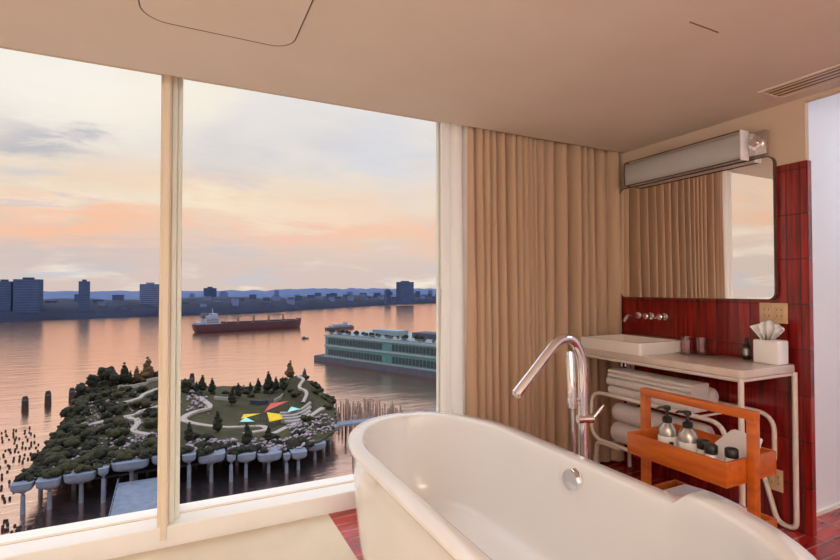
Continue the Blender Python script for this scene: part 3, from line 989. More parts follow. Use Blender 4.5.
# low buildings along the bank
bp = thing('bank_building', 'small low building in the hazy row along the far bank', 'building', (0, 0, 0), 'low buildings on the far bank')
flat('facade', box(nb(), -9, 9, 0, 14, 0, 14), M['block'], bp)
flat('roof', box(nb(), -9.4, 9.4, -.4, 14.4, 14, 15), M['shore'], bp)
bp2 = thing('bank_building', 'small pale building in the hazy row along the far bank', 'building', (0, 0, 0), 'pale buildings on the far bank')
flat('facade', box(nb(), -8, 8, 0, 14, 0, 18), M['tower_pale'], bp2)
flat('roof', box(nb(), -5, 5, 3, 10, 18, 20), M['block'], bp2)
r = random.Random(11)
firsts = [True, True]
for i in range(74):
    x = -225 + i * 16.0 + r.uniform(-3, 3)
    y = shore_y(x) + (45, 120, 85, 165)[i % 4] + r.uniform(-8, 8)
    if any(abs(x - tx) < 34 and abs(y - ty) < 50 for tx, ty in ((-253, 960), (-222, 955), (-150, 970), (-58, 1050), (56, 1250), (570, 1270), (541, 1300))):
        continue
    k = 1 if r.random() < .28 else 0
    src = (bp, bp2)[k]
    zz = W + 4 + (y - shore_y(x)) * .13
    s = (r.uniform(.6, 1.1), 1, r.uniform(.4, 1.0))
    if firsts[k]:
        src.location = (x, y, zz); src.scale = s; firsts[k] = False
    else:
        dup(src, (x, y, zz), 0., s)

# ---- cargo ship
sh = thing('cargo_ship', 'dark red cargo ship with white bridge sailing on the river', 'ship', (72, 600, W))
S0, S1 = Vector((10.5, 585, W)), Vector((133.5, 617, W))
ax = (S1 - S0).normalized(); sd_ = Vector((-ax.y, ax.x, 0)); L = (S1 - S0).length
def S(u, v, z):
    return S0 + ax * (u * L) + sd_ * v + Vector((0, 0, z))
def ship_box(bm, u0, u1, v0, v1, z0, z1):
    ring = lambda z: [S(u0, v0, z), S(u1, v0, z), S(u1, v1, z), S(u0, v1, z)]
    return loft(bm, [ring(z0), ring(z1)])
def hull_ring(z, w, b, st, top=None):
    out = []
    for u, k in ((st, .55), (.05, .9), (.12, 1), (.5, 1), (.8, 1), (.92, .75), (.97 + b * .6, .35), (1. + b, .02)):
        out.append((u, -w * k))
    full = out + [(u, -v) for u, v in reversed(out)]
    return [S(u, v, z + (1.2 * max(0, (u - .85) / .15) if z > 5 else 0)) for u, v in full]
obj('hull', loft(nb(), [hull_ring(-.5, 8, -.02, .015), hull_ring(3, 9.5, -.01, .0), hull_ring(9.2, 9.5, .0, -.01)]), M['hull'], sh, angle=30)
bm = nb()
ship_box(bm, .07, .19, -8.5, 8.5, 9, 15.5)
ship_box(bm, .08, .175, -9, 9, 15.5, 18.5)
ship_box(bm, .135, .18, -7, 7, 18.5, 20.5)
ship_box(bm, .01, .07, -7, 7, 9, 11.5)
brg = flat('bridge', bm, M['ship_white'], sh)
bm = nb(); ship_box(bm, .1745, .181, -7.5, 7.5, 16.4, 17.6)
for z in (11, 13.4):
    ship_box(bm, .085, .18, -8.7, -8.4, z, z + .9)
flat('bridge_windows', bm, M['ship_dark'], brg)
bm = nb(); ship_box(bm, .06, .105, -3.5, 3.5, 15.5, 21)
flat('funnel', bm, M['ship_dark'], sh)
flat('mast', sweep(nb(), [S(.15, 0, 20), S(.15, 0, 26)], .5, 6), M['ship_white'], sh)
for i in range(5):
    u = .24 + i * .142
    bm = nb(); ship_box(bm, u, u + .105, -6.5, 6.5, 9, 10.8)
    flat('hatch_cover', bm, M['hull'], sh)
for i in range(4):
    u = .375 + i * .145
    c_ = flat('deck_crane', sweep(nb(), [S(u, 0, 9), S(u, 0, 17.5)], 1.25, 8), M['ship_buff'], sh)
    flat('crane_jib', sweep(nb(), [S(u, 0, 16.6), S(u + (.09 if i % 2 == 0 else -.1), 0, 17.2)], .45, 6), M['ship_buff'], c_)
bm = nb(); ship_box(bm, .955, .985, -3, 3, 9.5, 11.6)
flat('forecastle', bm, M['ship_dark'], sh)

# ---- ferry
fe = thing('ferry', 'small pale ferry crossing the river beyond the pier building', 'boat', (168, 566, W))
S0, S1 = Vector((149.5, 560, W)), Vector((189, 573, W))
ax = (S1 - S0).normalized(); sd_ = Vector((-ax.y, ax.x, 0)); L = (S1 - S0).length
obj('hull', loft(nb(), [hull_ring(-.3, 3.5, -.03, .02), hull_ring(2.6, 4.5, 0, 0)]), M['ship_dark'], fe, angle=30)
bm = nb(); ship_box(bm, .15, .88, -3.6, 3.6, 2.6, 4.6); ship_box(bm, .25, .7, -3, 3, 4.6, 6.2)
cb_ = flat('cabin', bm, M['ship_white'], fe)
bm = nb(); ship_box(bm, .2, .85, -3.75, -3.55, 3.3, 4.1)
flat('cabin_windows', bm, M['ship_dark'], cb_)
flat('wheelhouse', ship_box(nb(), .62, .72, -2, 2, 6.2, 7.8), M['ship_white'], fe)
tb_ = thing('small_boat', 'tiny boat low on the water between ship and ferry', 'boat', (105, 470, W))
obj('hull', loft(nb(), [[Vector((105 + x * .8, 470 + y * .8, W - .2)) for x, y in ((-3, -1), (2.4, -1.1), (4, 0), (2.4, 1.1), (-3, 1))], [Vector((105 + x, 470 + y, W + 1.1)) for x, y in ((-3, -1.2), (2.6, -1.3), (4.6, 0), (2.6, 1.3), (-3, 1.2))]]), M['ship_dark'], tb_)
flat('cabin', box(nb(), 103.2, 105.6, 469.3, 470.7, W + 1.1, W + 2.2), M['ship_dark'], tb_)

# ---- pier building
A = Vector((84.5, 317, W)); B = Vector((172, 124, W))
px_ = (B - A).normalized(); pv = Vector((-px_.y, px_.x, 0))      # pv points away from us (to the right)
if pv.x < 0:
    pv = -pv
PLn = (B - A).length
def Pp(u, v, z):
    return A + px_ * u + pv * v + Vector((0, 0, z))
def pier_box(bm, u0, u1, v0, v1, z0, z1):
    ring = lambda z: [Pp(u0, v0, z), Pp(u1, v0, z), Pp(u1, v1, z), Pp(u0, v1, z)]
    return loft(bm, [ring(z0), ring(z1)])
pr_ = thing('pier_building', 'long teal two storey pier building at right over the water', 'pier building', tuple(A + pv * 20))
PW = 42
flat('quay', pier_box(nb(), -9, PLn, -2.2, PW + 2, -1, 3.4), M['pier_base'], pr_)
flat('landing_end', pier_box(nb(), -13, -9, 2, 12, .5, 3.0), M['pier_base'], pr_)
flat('facade', pier_box(nb(), 0, PLn, 0, PW, 3.4, 17.4), M['pier_wall'], pr_)
for z0, z1 in ((3.4, 4.3), (10.3, 11.4), (16.6, 17.8)):
    flat('ledge', pier_box(nb(), -.6, PLn, -.5, PW + .5, z0, z1), M['pier_band'], pr_)
nwin = 80
for fl, (z0, z1) in enumerate(((4.9, 8.6), (12.0, 15.6))):
    for i in range(nwin):
        if i in (19, 20, 21):
            continue
        u = 3.2 + i * (PLn - 4) / nwin
        if u > 108:
            continue
        flat('window', pier_box(nb(), u, u + (PLn - 4) / nwin * .80, -.12, .1, z0, z1), M['pier_glass'], pr_)
flat('roof_terrace', pier_box(nb(), 2, PLn, 1.5, PW - 2, 17.8, 18.4), M['pier_band'], pr_)
bm = nb()
for i in range(60):
    u = 1 + i * 3
    sweep(bm, [Pp(u, .4, 17.8), Pp(u, .4, 19.8)], .08, 4)
for z in (18.5, 19.15, 19.8):
    sweep(bm, [Pp(1, .4, z), Pp(PLn, .4, z)], .09, 4)
flat('railing', bm, M['pier_band'], pr_)
for i, (u, v, w, d, h) in enumerate(((30, 14, 22, 10, 3.5), (62, 16, 28, 12, 3.2), (97, 12, 10, 8, 5.2), (112, 16, 20, 10, 4.2), (140, 15, 26, 12, 4.5))):
    flat('roof_pavilion', pier_box(nb(), u, u + w, v, v + d, 18.4, 18.4 + h), M['pier_base'] if i % 2 else M['pier_band'], pr_)
# roof shrubs (things standing on the terrace)
shr = None
r = random.Random(4)
for i in range(26):
    u = 4 + i * 4.6 + r.uniform(-1.5, 1.5)
    p = Pp(u, 4 + r.uniform(-1.5, 2.5), 18.3)
    if shr is None:
        bm = nb()
        for k in range(3):
            blob(bm, (r.uniform(-.8, .8), r.uniform(-.6, .6), 1.1 + .4 * k), 1.2, (1.2, 1, .9), .5, 2., 2, k)
        shr = obj('roof_shrub', bm, M['leaf_dark'], None, angle=60)
        shr.location = p
        tag(shr, 'dark shrub in the row planted on the pier building terrace', 'shrub', 'shrubs on the pier building roof')
    else:
        o = shr.copy(); C.objects.link(o)
        o.location = p; o.rotation_euler = (0, 0, r.uniform(0, 6)); o.scale = (r.uniform(.6, 1.3),) * 2 + (r.uniform(.5, 1.2),)

# ---- island park
def lerp_tab(tab, x):
    if x <= tab[0][0]:
        return tab[0][1]
    for a, b in zip(tab, tab[1:]):
        if x <= b[0]:
            return a[1] + (b[1] - a[1]) * (x - a[0]) / (b[0] - a[0])
    return tab[-1][1]
EDGE = [(-34, 6.6), (-24, 6.5), (-15, 7.7), (-5, 8.6), (0, 8.2), (6, 7.2), (12, 6.3), (17, 5.9), (25, 4.6), (32, 5.0), (42, 6.0), (53, 5.2)]
def bump2(x, y, cx, cy, sx, sy, h):
    return h * math.exp(-((x - cx) / sx) ** 2 - ((y - cy) / sy) ** 2)
def gz(x, y):
    z = lerp_tab(EDGE, x)
    z += 2.2 * sm(140, 185, y) * (1 if x > -12 else .6) * (1 - sm(28, 36, x) * .6)
    z += bump2(x, y, -25, 200, 9, 26, 5.6)
    z += bump2(x, y, -9, 208, 9, 22, 3.6)
    z += bump2(x, y, 41, 192, 5.5, 20, 7.0)
    z += bump2(x, y, 20, 172, 14, 16, -2.2)
    return z
OUT = [(-33, 132.5), (-31, 130.9), (27, 130.9), (34, 134.5), (40, 140), (44, 150), (48, 165), (52, 186), (50, 210), (44, 220), (10, 214), (-14, 222), (-27, 220), (-32, 205), (-33, 150)]
def inside(x, y, poly=OUT):
    c = False
    for (x0, y0), (x1, y1) in zip(poly, poly[1:] + poly[:1]):
        if (y0 > y) != (y1 > y) and x < (x1 - x0) * (y - y0) / (y1 - y0) + x0:
            c = not c
    return c
bm = nb()
NX, NY = 72, 76
gr = {}
for i in range(NX + 1):
    for j in range(NY + 1):
        x, y = -37 + 90 * i / NX, 129 + 94 * j / NY
        if inside(x, y):
            gr[i, j] = bm.verts.new((x, y, W + gz(x, y) + .25 * mnoise.noise(Vector((x * .5, y * .5, 0)))))
for i in range(NX):
    for j in range(NY):
        q = [gr.get(k) for k in ((i, j), (i + 1, j), (i + 1, j + 1), (i, j + 1))]
        q = [v for v in q if v]
        if len(q) >= 3:
            bm.faces.new(q)
ext = bmesh.ops.extrude_face_region(bm, geom=bm.faces[:])
for v in ext['geom']:
    if isinstance(v, bmesh.types.BMVert):
        v.co.z -= .7
isl = obj('island_ground', bm, M['grass'], None, angle=60)
tag(isl, 'green hilly park deck of the island standing on concrete pots', 'island', kind='structure')

PATH_PTS = []
def ribbon(name, pts, w, mat, label, kind=None, lift=.28):
    P = fillet([(x, y, 0) for x, y in pts], 6, n=8)
    bm = nb()
    dense = []
    for a, b in zip(P, P[1:]):
        k = max(1, int((b - a).length / 1.5))
        for q in range(k):
            dense.append(a.lerp(b, q / k))
    dense.append(P[-1])
    PATH_PTS.extend((p.x, p.y) for p in dense)
    L_, R_ = [], []
    for i, p in enumerate(dense):
        t = (dense[min(i + 1, len(dense) - 1)] - dense[max(i - 1, 0)]).normalized()
        s = Vector((-t.y, t.x, 0)) * w / 2
        zc = max(gz((p + s).x, (p + s).y), gz((p - s).x, (p - s).y), gz(p.x, p.y))
        for lst, q in ((L_, p + s), (R_, p - s)):
            lst.append((bm.verts.new((q.x, q.y, W + zc + lift)), bm.verts.new((q.x, q.y, W + zc - .4))))
    for i in range(len(dense) - 1):
        bm.faces.new((L_[i][0], L_[i + 1][0], R_[i + 1][0], R_[i][0]))
        bm.faces.new((L_[i][1], L_[i + 1][1], L_[i + 1][0], L_[i][0]))
        bm.faces.new((R_[i][0], R_[i + 1][0], R_[i + 1][1], R_[i][1]))
    return tag(obj(name, bm, mat, None, angle=40), label, 'path', kind=kind)

# tulip pots along the near edge
def make_pot(w, zr, label, first=None):
    return None
def pot(x, y, w, ztop, hb, label, group='concrete tulip pots along the near edge', foot=True):
    t = thing('tulip_pot', label, 'concrete pot', (x, y, W), group)
    bm = nb()
    rings = []
    for fr, hw, in ((0., .10), (.10, .13), (.2, .24), (.32, .5), (.42, .78), (.52, .92), (.68, .98), (1., 1.)):
        z = W + ztop - hb + hb * fr
        k = hw * w / 2
        rr = k * .42
        rings.append([Vector((p.x + x, p.y + y, z)) for p in rrect(-k, k, -k, k, rr, 0, 4)])
    loft(bm, rings)
    obj('bowl', bm, M['concrete'], t, angle=45)
    obj('column', sweep(nb(), [(x, y, W - 1), (x, y, W + ztop - hb)], [.5, .42], 12), M['concrete'], t)
    return t
PB = [(-32.6, -28.6, 'leftmost concrete tulip pot at the island corner'), (-28.3, -23.8, 'second concrete tulip pot from the island left corner'),
      (-23.5, -17.3, 'broad concrete tulip pot third from the island left corner'), (-17.0, -14.9, 'narrow concrete tulip pot fourth from the island left corner'),
      (-14.6, -6.9, 'broadest concrete tulip pot above the pale gangway'), (-6.6, -.4, 'concrete tulip pot partly behind the window mullion'),
      (-.1, 3.0, 'concrete tulip pot just right of the window mullion'), (3.3, 9.7, 'broad concrete tulip pot second right of the mullion'),
      (9.9, 12.0, 'narrow concrete tulip pot third right of the mullion'), (12.3, 16.9, 'concrete tulip pot fourth right of the mullion'),
      (17.2, 23.4, 'broad concrete tulip pot fifth right of the mullion'), (23.6, 25.4, 'narrow concrete tulip pot sixth right of the mullion'),
      (25.7, 29.9, 'concrete tulip pot seventh right of the mullion')]
for x0, x1, lab in PB:
    w = x1 - x0
    xc = (x0 + x1) / 2
    pot(xc, 129.2 + w / 2, w * .985, lerp_tab(EDGE, xc) + .25, min(3.5, 2.0 + w * .23), lab)
for x, y, w, lab in ((33.6, 137.0, 5.6, 'concrete tulip pot where the island edge curves back'), (37.6, 142.6, 4.4, 'small concrete tulip pot after the island curve'), (41.2, 148.5, 4.6, 'last visible concrete tulip pot beside the tub rim')):
    pot(x, y, w, gz(x, y - 2) - .3, 3., lab)
# columns of the rows behind
col_first = None
r = random.Random(5)
for row, y in enumerate((141.5, 150, 162)):
    for i in range(12):
        x = -30 + i * 6.2 + (3 if row % 2 else 0) + r.uniform(-1, 1)
        if not inside(x, y) or x > 30:
            continue
        zt_ = gz(x, y) - 1.9
        if col_first is None:
            bm = nb()
            lathe(bm, [(.48, -1), (.45, 3.2), (.6, 4.2), (1.4, 5.2), (2.3, 6.)], (0, 0, 0), 14)
            col_first = obj('deck_column', bm, M['concrete'], None, angle=45)
            tag(col_first, 'pale column standing in the dark water under the park deck', 'column', 'columns under the park deck')
            o = col_first
        else:
            o = col_first.copy(); C.objects.link(o)
        o.location = (x, y, W); o.scale = (1, 1, (zt_) / 6.)
UD = [(-29, 139), (26, 139), (37, 152), (44, 190), (42, 212), (-27, 214), (-30, 170)]  # outline of a dark slab added so the water below reflects shade
ud = flat('added_shade_slab', loft(nb(), [[Vector((x, y, W + z)) for x, y in UD] for z in (2.4, 2.9)]), M['concrete_dark'])
tag(ud, 'added dark slab shading the water beneath the island park', 'island', kind='structure')
# gangway
gw = thing('gangway', 'pale blue gangway sloping from the shore to the island', 'gangway', (-8, 120, W))
bm = nb()
P0 = [(-12.6, 96, 1.6), (-3.4, 96, 1.6), (-3.4, 128.9, 4.2), (-13.0, 128.9, 4.2)]
loft(bm, [[Vector((x, y, W + z - .5)) for x, y, z in P0], [Vector((x, y, W + z)) for x, y, z in P0]])
flat('deck', bm, M['concrete'], gw)
for sx in (0, 1):
    bm = nb()
    a = Vector((-12.6 if sx == 0 else -3.4, 96, W + 1.6)); b = Vector((-13. if sx == 0 else -3.4, 128.9, W + 4.2))
    sweep(bm, [a + Vector((0, 0, 1.)), b + Vector((0, 0, 1.))], .07, 6)
    for k in range(14):
        p = a.lerp(b, k / 13)
        sweep(bm, [p - Vector((0, 0, .1)), p + Vector((0, 0, 1.))], .05, 4)
    flat('railing', bm, M['concrete'], gw)
for k in range(3):
    for x in (-11, -5):
        y = 100 + k * 12
        flat('post', sweep(nb(), [(x, y, W - 1), (x, y, W + 1.4 + (y - 96) * .08)], .35, 8), M['concrete'], gw)

# right hand footbridge
fb = thing('footbridge', 'narrow footbridge leading right from the island over the pilings', 'bridge', (60, 150, W))
flat('deck', loft(nb(), [[Vector(p) for p in ((43, 149, W + 4.6), (90, 149, W + 4.6), (90, 153, W + 4.6), (43, 153, W + 4.6))], [Vector(p) for p in ((43, 149, W + 5.2), (90, 149, W + 5.2), (90, 153, W + 5.2), (43, 153, W + 5.2))]]), M['concrete'], fb)
bm = nb()
for y in (149.1, 152.9):
    sweep(bm, [(43, y, W + 6.2), (90, y, W + 6.2)], .06, 4)
    for k in range(20):
        sweep(bm, [(43.5 + k * 2.4, y, W + 5.1), (43.5 + k * 2.4, y, W + 6.2)], .05, 4)
flat('railing', bm, M['concrete'], fb)
for k in range(7):
    flat('post', sweep(nb(), [(47 + k * 6.5, 151, W - 1), (47 + k * 6.5, 151, W + 4.7)], .35, 8), M['concrete_dark'], fb)

# paths
ribbon('park_path', [(2, 196), (6, 186), (9, 178), (3, 170), (-1, 160), (6, 157), (14, 157), (22, 160), (24, 155), (16, 149)], 2.0, M['path'], 'pale path winding through the lawn right of the mullion', 'structure')
ribbon('park_path', [(-24, 168), (-16, 171), (-8, 174), (-1, 180)], 1.8, M['path'], 'upper pale path crossing the left slope toward the mullion', 'structure')
ribbon('park_path', [(-17, 184), (-10, 191), (-4, 197)], 1.7, M['path'], 'short pale path below the white terrace on the left hill', 'structure')
ribbon('park_path', [(38, 172), (41, 177), (38, 182), (42, 187), (40, 192), (43, 197)], 1.2, M['path'], 'zigzag pale path climbing the right hill', 'structure')
ribbon('park_path', [(24, 150), (31, 156), (38, 160), (43, 164)], 1.8, M['path'], 'pale path beside the amphitheatre toward the footbridge', 'structure')

ribbon('park_path', [(-15, 171), (-11, 163), (-13, 156), (-8, 150)], 1.6, M['path'], 'pale path curving down the left slope toward the pots', 'structure')
# amphitheatre seats
for k, (x, y, w, d, lab) in enumerate(((33, 158, 9, 1.0, 'front curved stone bench row of the amphitheatre'), (33.5, 160.5, 9.5, 1.0, 'second curved stone bench row of the amphitheatre'),
                                     (34, 163, 10, 1.0, 'third curved stone bench row of the amphitheatre'), (34.5, 165.5, 10, 1.0, 'rearmost curved stone bench row of the amphitheatre'))):
    bm = nb()
    pts = []
    for i in range(13):
        t = i / 12 - .5
        X_, Y_ = x + w * t, y + 2.2 * (t * 2) ** 2
        pts.append((X_, Y_, W + gz(X_, Y_) + .45 + .25 * k))
    sweep(bm, pts, d * .62, 6)
    tag(obj('bench_row', bm, M['white_seat']), lab, 'bench', 'amphitheatre bench rows')
# terrace walls
def low_wall(pts, h, mat, label, w=.8, name='terrace_wall'):
    bm = nb()
    for a, b in zip(pts, pts[1:]):
        n = 6
        for i in range(n):
            p = [a[q] + (b[q] - a[q]) * i / n for q in (0, 1)]
            s = [a[q] + (b[q] - a[q]) * (i + 1) / n for q in (0, 1)]
            z0 = W + min(gz(*p), gz(*s)) - .4
            z1 = W + max(gz(*p), gz(*s)) + h
            loft(bm, [[Vector((p[0], p[1] - w / 2, z)), Vector((s[0], s[1] - w / 2, z)), Vector((s[0], s[1] + w / 2, z)), Vector((p[0], p[1] + w / 2, z))] for z in (z0, z1)])
    return tag(flat(name, bm, mat), label, 'wall')
low_wall([(-20.5, 199), (-12, 203), (-7.5, 206)], 1.1, M['path'], 'pale terrace wall near the top of the left hill')
low_wall([(10, 190), (17, 189)], .9, M['white_seat'], 'pale low wall behind the central lawn')
low_wall([(30, 184), (34, 188)], 1.2, M['path'], 'pale wall left of the right hill')
low_wall([(22, 186), (28, 184)], 1.4, M['concrete_dark'], 'dark stage wall behind the central lawn')

# shade sails
def sail(pts, mat, label):
    z = [W + gz(x, y) + h for x, y, h in pts]
    bm = nb()
    P = [Vector((pts[i][0], pts[i][1], z[i])) for i in range(len(pts))]
    c = sum(P, Vector()) / len(P) - Vector((0, 0, .25))
    loft(bm, [P, [p * .5 + c * .5 for p in P]], False, True)
    t = obj('shade_sail', bm, mat, None, angle=180)
    t.modifiers.new('thick', 'SOLIDIFY').thickness = .08
    tag(t, label, 'shade sail', 'colourful shade sails')
    for i in range(len(P)):
        obj('sail_post', sweep(nb(), [(P[i].x, P[i].y, W + gz(P[i].x, P[i].y) - .3), (P[i].x, P[i].y, P[i].z)], .07, 6), M['bark'], t)
    return t
sail([(16.6, 164, 1.2), (23.0, 167, 2.6), (17.8, 168, 1.9)], M['yellow'], 'slim yellow shade sail over the amphitheatre lawn')
sail([(24.4, 158, 1.8), (29.0, 159, 1.6), (28.4, 162, 2.6), (24.4, 163, 3.8)], M['yellow'], 'large yellow shade sail in front of the red sail')
sail([(24.0, 167, 3.0), (32.6, 170, 4.2), (27.0, 172.5, 4.0)], M['red'], 'red shade sail behind the large yellow sail')
sail([(15.5, 157.5, 1.6), (20.0, 157.5, 1.9), (17.5, 160, 2.6)], M['teal_cloth'], 'pale teal shade sail left of the yellow sails')
sail([(31.0, 164, 2.2), (35.5, 164.5, 2.0), (33, 167.5, 2.8)], M['teal_cloth'], 'pale teal shade sail right of the yellow sails')

# trees
def tree_proto(kind, seed, mat, label, group):
    t = thing('park_tree', label, 'tree', (0, 0, 0), group)
    bm = nb()
    r = random.Random(seed)
    if kind == 'cone':
        for k in range(6):
            f = k / 5
            blob(bm, (r.uniform(-.2, .2), r.uniform(-.2, .2), 2.2 + 4.6 * f), 1.6 * (1 - f * .75), (1, 1, .8), .55, 2.6, 2, seed + k)
        h = 3
    elif kind == 'round':
        for k in range(8):
            a = r.uniform(0, 2 * PI); q = r.uniform(.2, 1.3)
            blob(bm, (q * math.cos(a), q * math.sin(a), 3.2 + r.uniform(-.6, 1.6)), r.uniform(.8, 1.3), (1, 1, .85), .55, 2.4, 2, seed + k)
        h = 3
    else:
        for k in range(9):
            a = r.uniform(0, 2 * PI); q = r.uniform(.2, 1.5)
            blob(bm, (q * math.cos(a), q * math.sin(a), .5 + r.uniform(0, .8)), r.uniform(.6, 1.0), (1, 1, .8), .55, 2.2, 2, seed + k)
        h = .6
    obj('foliage', bm, mat, t, angle=180)
    obj('trunk', sweep(nb(), [(0, 0, -.6), (.05, 0, h * .6), (0, .05, h * 1.3)], [.22, .16, .08], 7), M['bark'], t)
    return t
def plant(src, spots, first=[None]):
    used = False
    for (x, y, s) in spots:
        z = W + gz(x, y) - .15
        rz = RNG.uniform(0, 6.28)
        if not used:
            src.location = (x, y, z); src.rotation_euler = (0, 0, rz); src.scale = (s, s, s)
            used = True
        else:
            dup(src, (x, y, z), rz, s)
cone = tree_proto('cone', 1, M['leaf_brown'], 'slender rust coloured tree standing above the left hill', 'rusty trees on the left hill')
plant(cone, [(-12.0, 209, 1.35), (-15.6, 209, .95), (-13.8, 207.5, .7)])
cone2 = tree_proto('cone', 2, M['leaf_dark'], 'dark pointed tree on the top of the left hill', 'dark trees on the left hill')
plant(cone2, [(-19.3, 206, 1.2), (-7.6, 211, .8), (-17.5, 208, .75), (-4, 209, .8)])
rnd = tree_proto('round', 3, M['leaf_dark'], 'dark bushy tree on the back corner of the left hill', 'bushy trees on the left hill')
plant(rnd, [(-26, 206, 1.25), (-23.2, 203, 1.25), (-28, 198, 1.1), (-30, 192, 1.0), (-21.5, 199, 1.0)])
rr_ = tree_proto('cone', 9, M['leaf_brown'], 'rust coloured tree on the summit of the right hill', 'rusty trees on the right hill')
plant(rr_, [(38.6, 199, 1.1), (44.3, 198, .7)])
lone = tree_proto('round', 12, M['leaf'], 'round green tree standing alone right of the mullion', 'round trees beside the winding path')
plant(lone, [(1.2, 195, .95)])
thin = tree_proto('cone', 14, M['leaf_dark'], 'small dark slender tree along the back lawn', 'slender trees along the back lawn')
plant(thin, [(4.5, 197, .6), (6.4, 198, .95), (9.8, 198, .85), (15.5, 183, .9), (18.5, 193, .8), (30.5, 200, 1.2), (27, 203, .8), (33, 198, .9), (35, 194, .8), (24, 203, .6), (-2, 150, .7), (9, 151, .9), (1.5, 140, .8), (15.5, 137, .9), (21.5, 141, .7)])

bush = tree_proto('bush', 21, M['leaf_dark'], 'dark shrub in the planting on the left slope', 'dark shrubs on the left slope')
bush2 = tree_proto('bush', 22, M['leaf'], 'green shrub in the planting on the left slope', 'green shrubs on the left slope')
r = random.Random(31)
sp1, sp2_ = [], []
k = 0
while len(sp1) + len(sp2_) < 190 and k < 6000:
    k += 1
    x, y = r.uniform(-35, -4), r.uniform(131, 214)
    dens = .95 if x < -25 - (y - 130) * .02 or y < 138 or y > 198 else .08
    if not inside(x - 1.6, y) or not inside(x, y) or r.random() > dens or (-23 < x < -5 and 196 < y < 209):
        continue
    s_ = r.uniform(.5, 1.45)
    if any((x - a) ** 2 + (y - b) ** 2 < (1.4 + 1.9 * s_) ** 2 for a, b in PATH_PTS):
        continue
    if any((x - a) ** 2 + (y - b) ** 2 < (1.25 * (s_ + c)) ** 2 for a, b, c in sp1 + sp2_):
        continue
    (sp1 if r.random() < .6 else sp2_).append((x, y, s_))
plant(bush, sp1); plant(bush2, sp2_)
bush3 = tree_proto('bush', 24, M['leaf_dark'], 'dark shrub in the planting right of the mullion', 'dark shrubs right of the mullion')
bush4 = tree_proto('bush', 25, M['leaf'], 'green shrub on the right hill or beside it', 'green shrubs on the right hill')
s3, s4 = [], []
for i in range(58):
    x = r.uniform(0, 33); y = r.choice((r.uniform(131, 140), r.uniform(131, 146), r.uniform(190, 208)))
    if inside(x, y) and not (7 < x < 31 and 182 < y < 194):
        s3.append((x, y, r.uniform(.5, 1.0)))
for i in range(46):
    x, y = r.uniform(35, 50), r.uniform(146, 212)
    if inside(x, y) and abs(x - 40.5) > 2.0:
        s4.append((x, y, r.uniform(.6, 1.25)))
plant(bush3, s3); plant(bush4, s4)

# flowers and gravel beds: uncountable specks of bloom
def bed(name, polys, n, label, mat, seed, rmin=.22, rmax=.55):
    r = random.Random(seed)
    bm = nb()
    for (x0, x1, y0, y1, k) in polys:
        for i in range(k):
            x, y = r.uniform(x0, x1), r.uniform(y0, y1)
            if inside(x, y):
                q = r.uniform(rmin, rmax)
                blob(bm, (x, y, W + gz(x, y) + q * .8 + .15), q, (1.2, 1, .8), .4, 2., 1, i)
    return tag(obj(name, bm, mat, None, angle=60), label, 'flowers', kind='stuff')
bed('flower_bed', [(-28, -4, 132, 150, 330), (-14, -4, 132, 138, 80), (-28, -20, 165, 185, 90), (-20, -4, 150, 195, 90)], 0, 'lilac and white blossom scattered over the left slope', M['flower'], 1, .16, .42)
bed('flower_bed', [(1, 33, 131.5, 143, 330), (1, 8, 170, 190, 60), (29, 43, 140, 158, 150)], 0, 'pale blossom and gravel beds above the pots right of the mullion', M['flower'], 2, .2, .55)


# ---- pilings
def pile_proto(h, rad, mat, name, label, cat, group):
    bm = nb()
    lathe(bm, [(rad * 1.05, -1.5), (rad, h * .5), (rad * .92, h - .12), (rad * .6, h)], (0, 0, 0), 9)
    return tag(obj(name, bm, mat, None, angle=50), label, cat, group)
def scatter(src, spots):
    for i, (x, y, s) in enumerate(spots):
        o = src
        if i:
            o = src.copy(); C.objects.link(o)
        o.location = (x, y, W); o.scale = (1, 1, s)
r = random.Random(77)
pl = pile_proto(.55, .27, M['piling'], 'wooden_piling', 'short dark old piling in the water left of the island', 'piling', 'old pilings left of the island')
sp_ = []
for row in range(32):
    y = 119 + row * 2.9
    for c in range(10):
        x = -(y * .243) - 2.2 - c * 1.55 + r.uniform(-.5, .5) + 10.6 - (y - 121) * .055
        yy = y + r.uniform(-1.3, 1.3)
        if x < -31.2 - max(0, (yy - 128)) * .04 and r.random() < (.97 if row < 14 else .6) and len(sp_) < 260:
            if yy < 129 or x < -34.5:
                sp_.append((x, yy, r.uniform(.6, 1.3)))
for i in range(30):
    sp_.append((r.uniform(-33.5, -26), r.uniform(118, 128.0), r.uniform(.6, 1.3)))
scatter(pl, sp_)
pl2 = pile_proto(5., .3, M['piling_brown'], 'timber_piling', 'tall weathered piling in the cluster right of the island', 'piling', 'tall pilings right of the island')
sp_ = []
for i in range(130):
    x = r.uniform(47, 74); y = r.uniform(156, 196) - (x - 47) * .5
    if not inside(x, y) and x > 45.5 + (y - 150) * .17:
        sp_.append((x, y, r.uniform(.55, 1.05)))
scatter(pl2, sp_)
pl3 = pile_proto(4.6, .28, M['piling_brown'], 'timber_piling', 'tall weathered piling in the cluster behind the island lawn', 'piling', 'tall pilings behind the island')
scatter(pl3, [(r.uniform(24, 41), r.uniform(222, 238), r.uniform(.6, 1.1)) for i in range(56)])
def dolphin(x, y, h, label):
    t = thing('mooring_dolphin', label, 'mooring post', (x, y, W), 'dark mooring posts in the river')
    obj('pile_cluster', lathe(nb(), [(1.25, -2), (1.15, h * .5), (1.0, h * .85), (.75, h)], (x, y, W), 12), M['piling'], t)
    obj('band', lathe(nb(), [(1.18, h * .7), (1.2, h * .71), (1.17, h * .78), (1.12, h * .79)], (x, y, W), 12), M['ship_dark'], t)
dolphin(-56.3, 242.4, 5.4, 'dark mooring post in the river, leftmost of three in a row')
dolphin(-50.2, 248.6, 5.8, 'dark mooring post in the river, middle of three in a row')
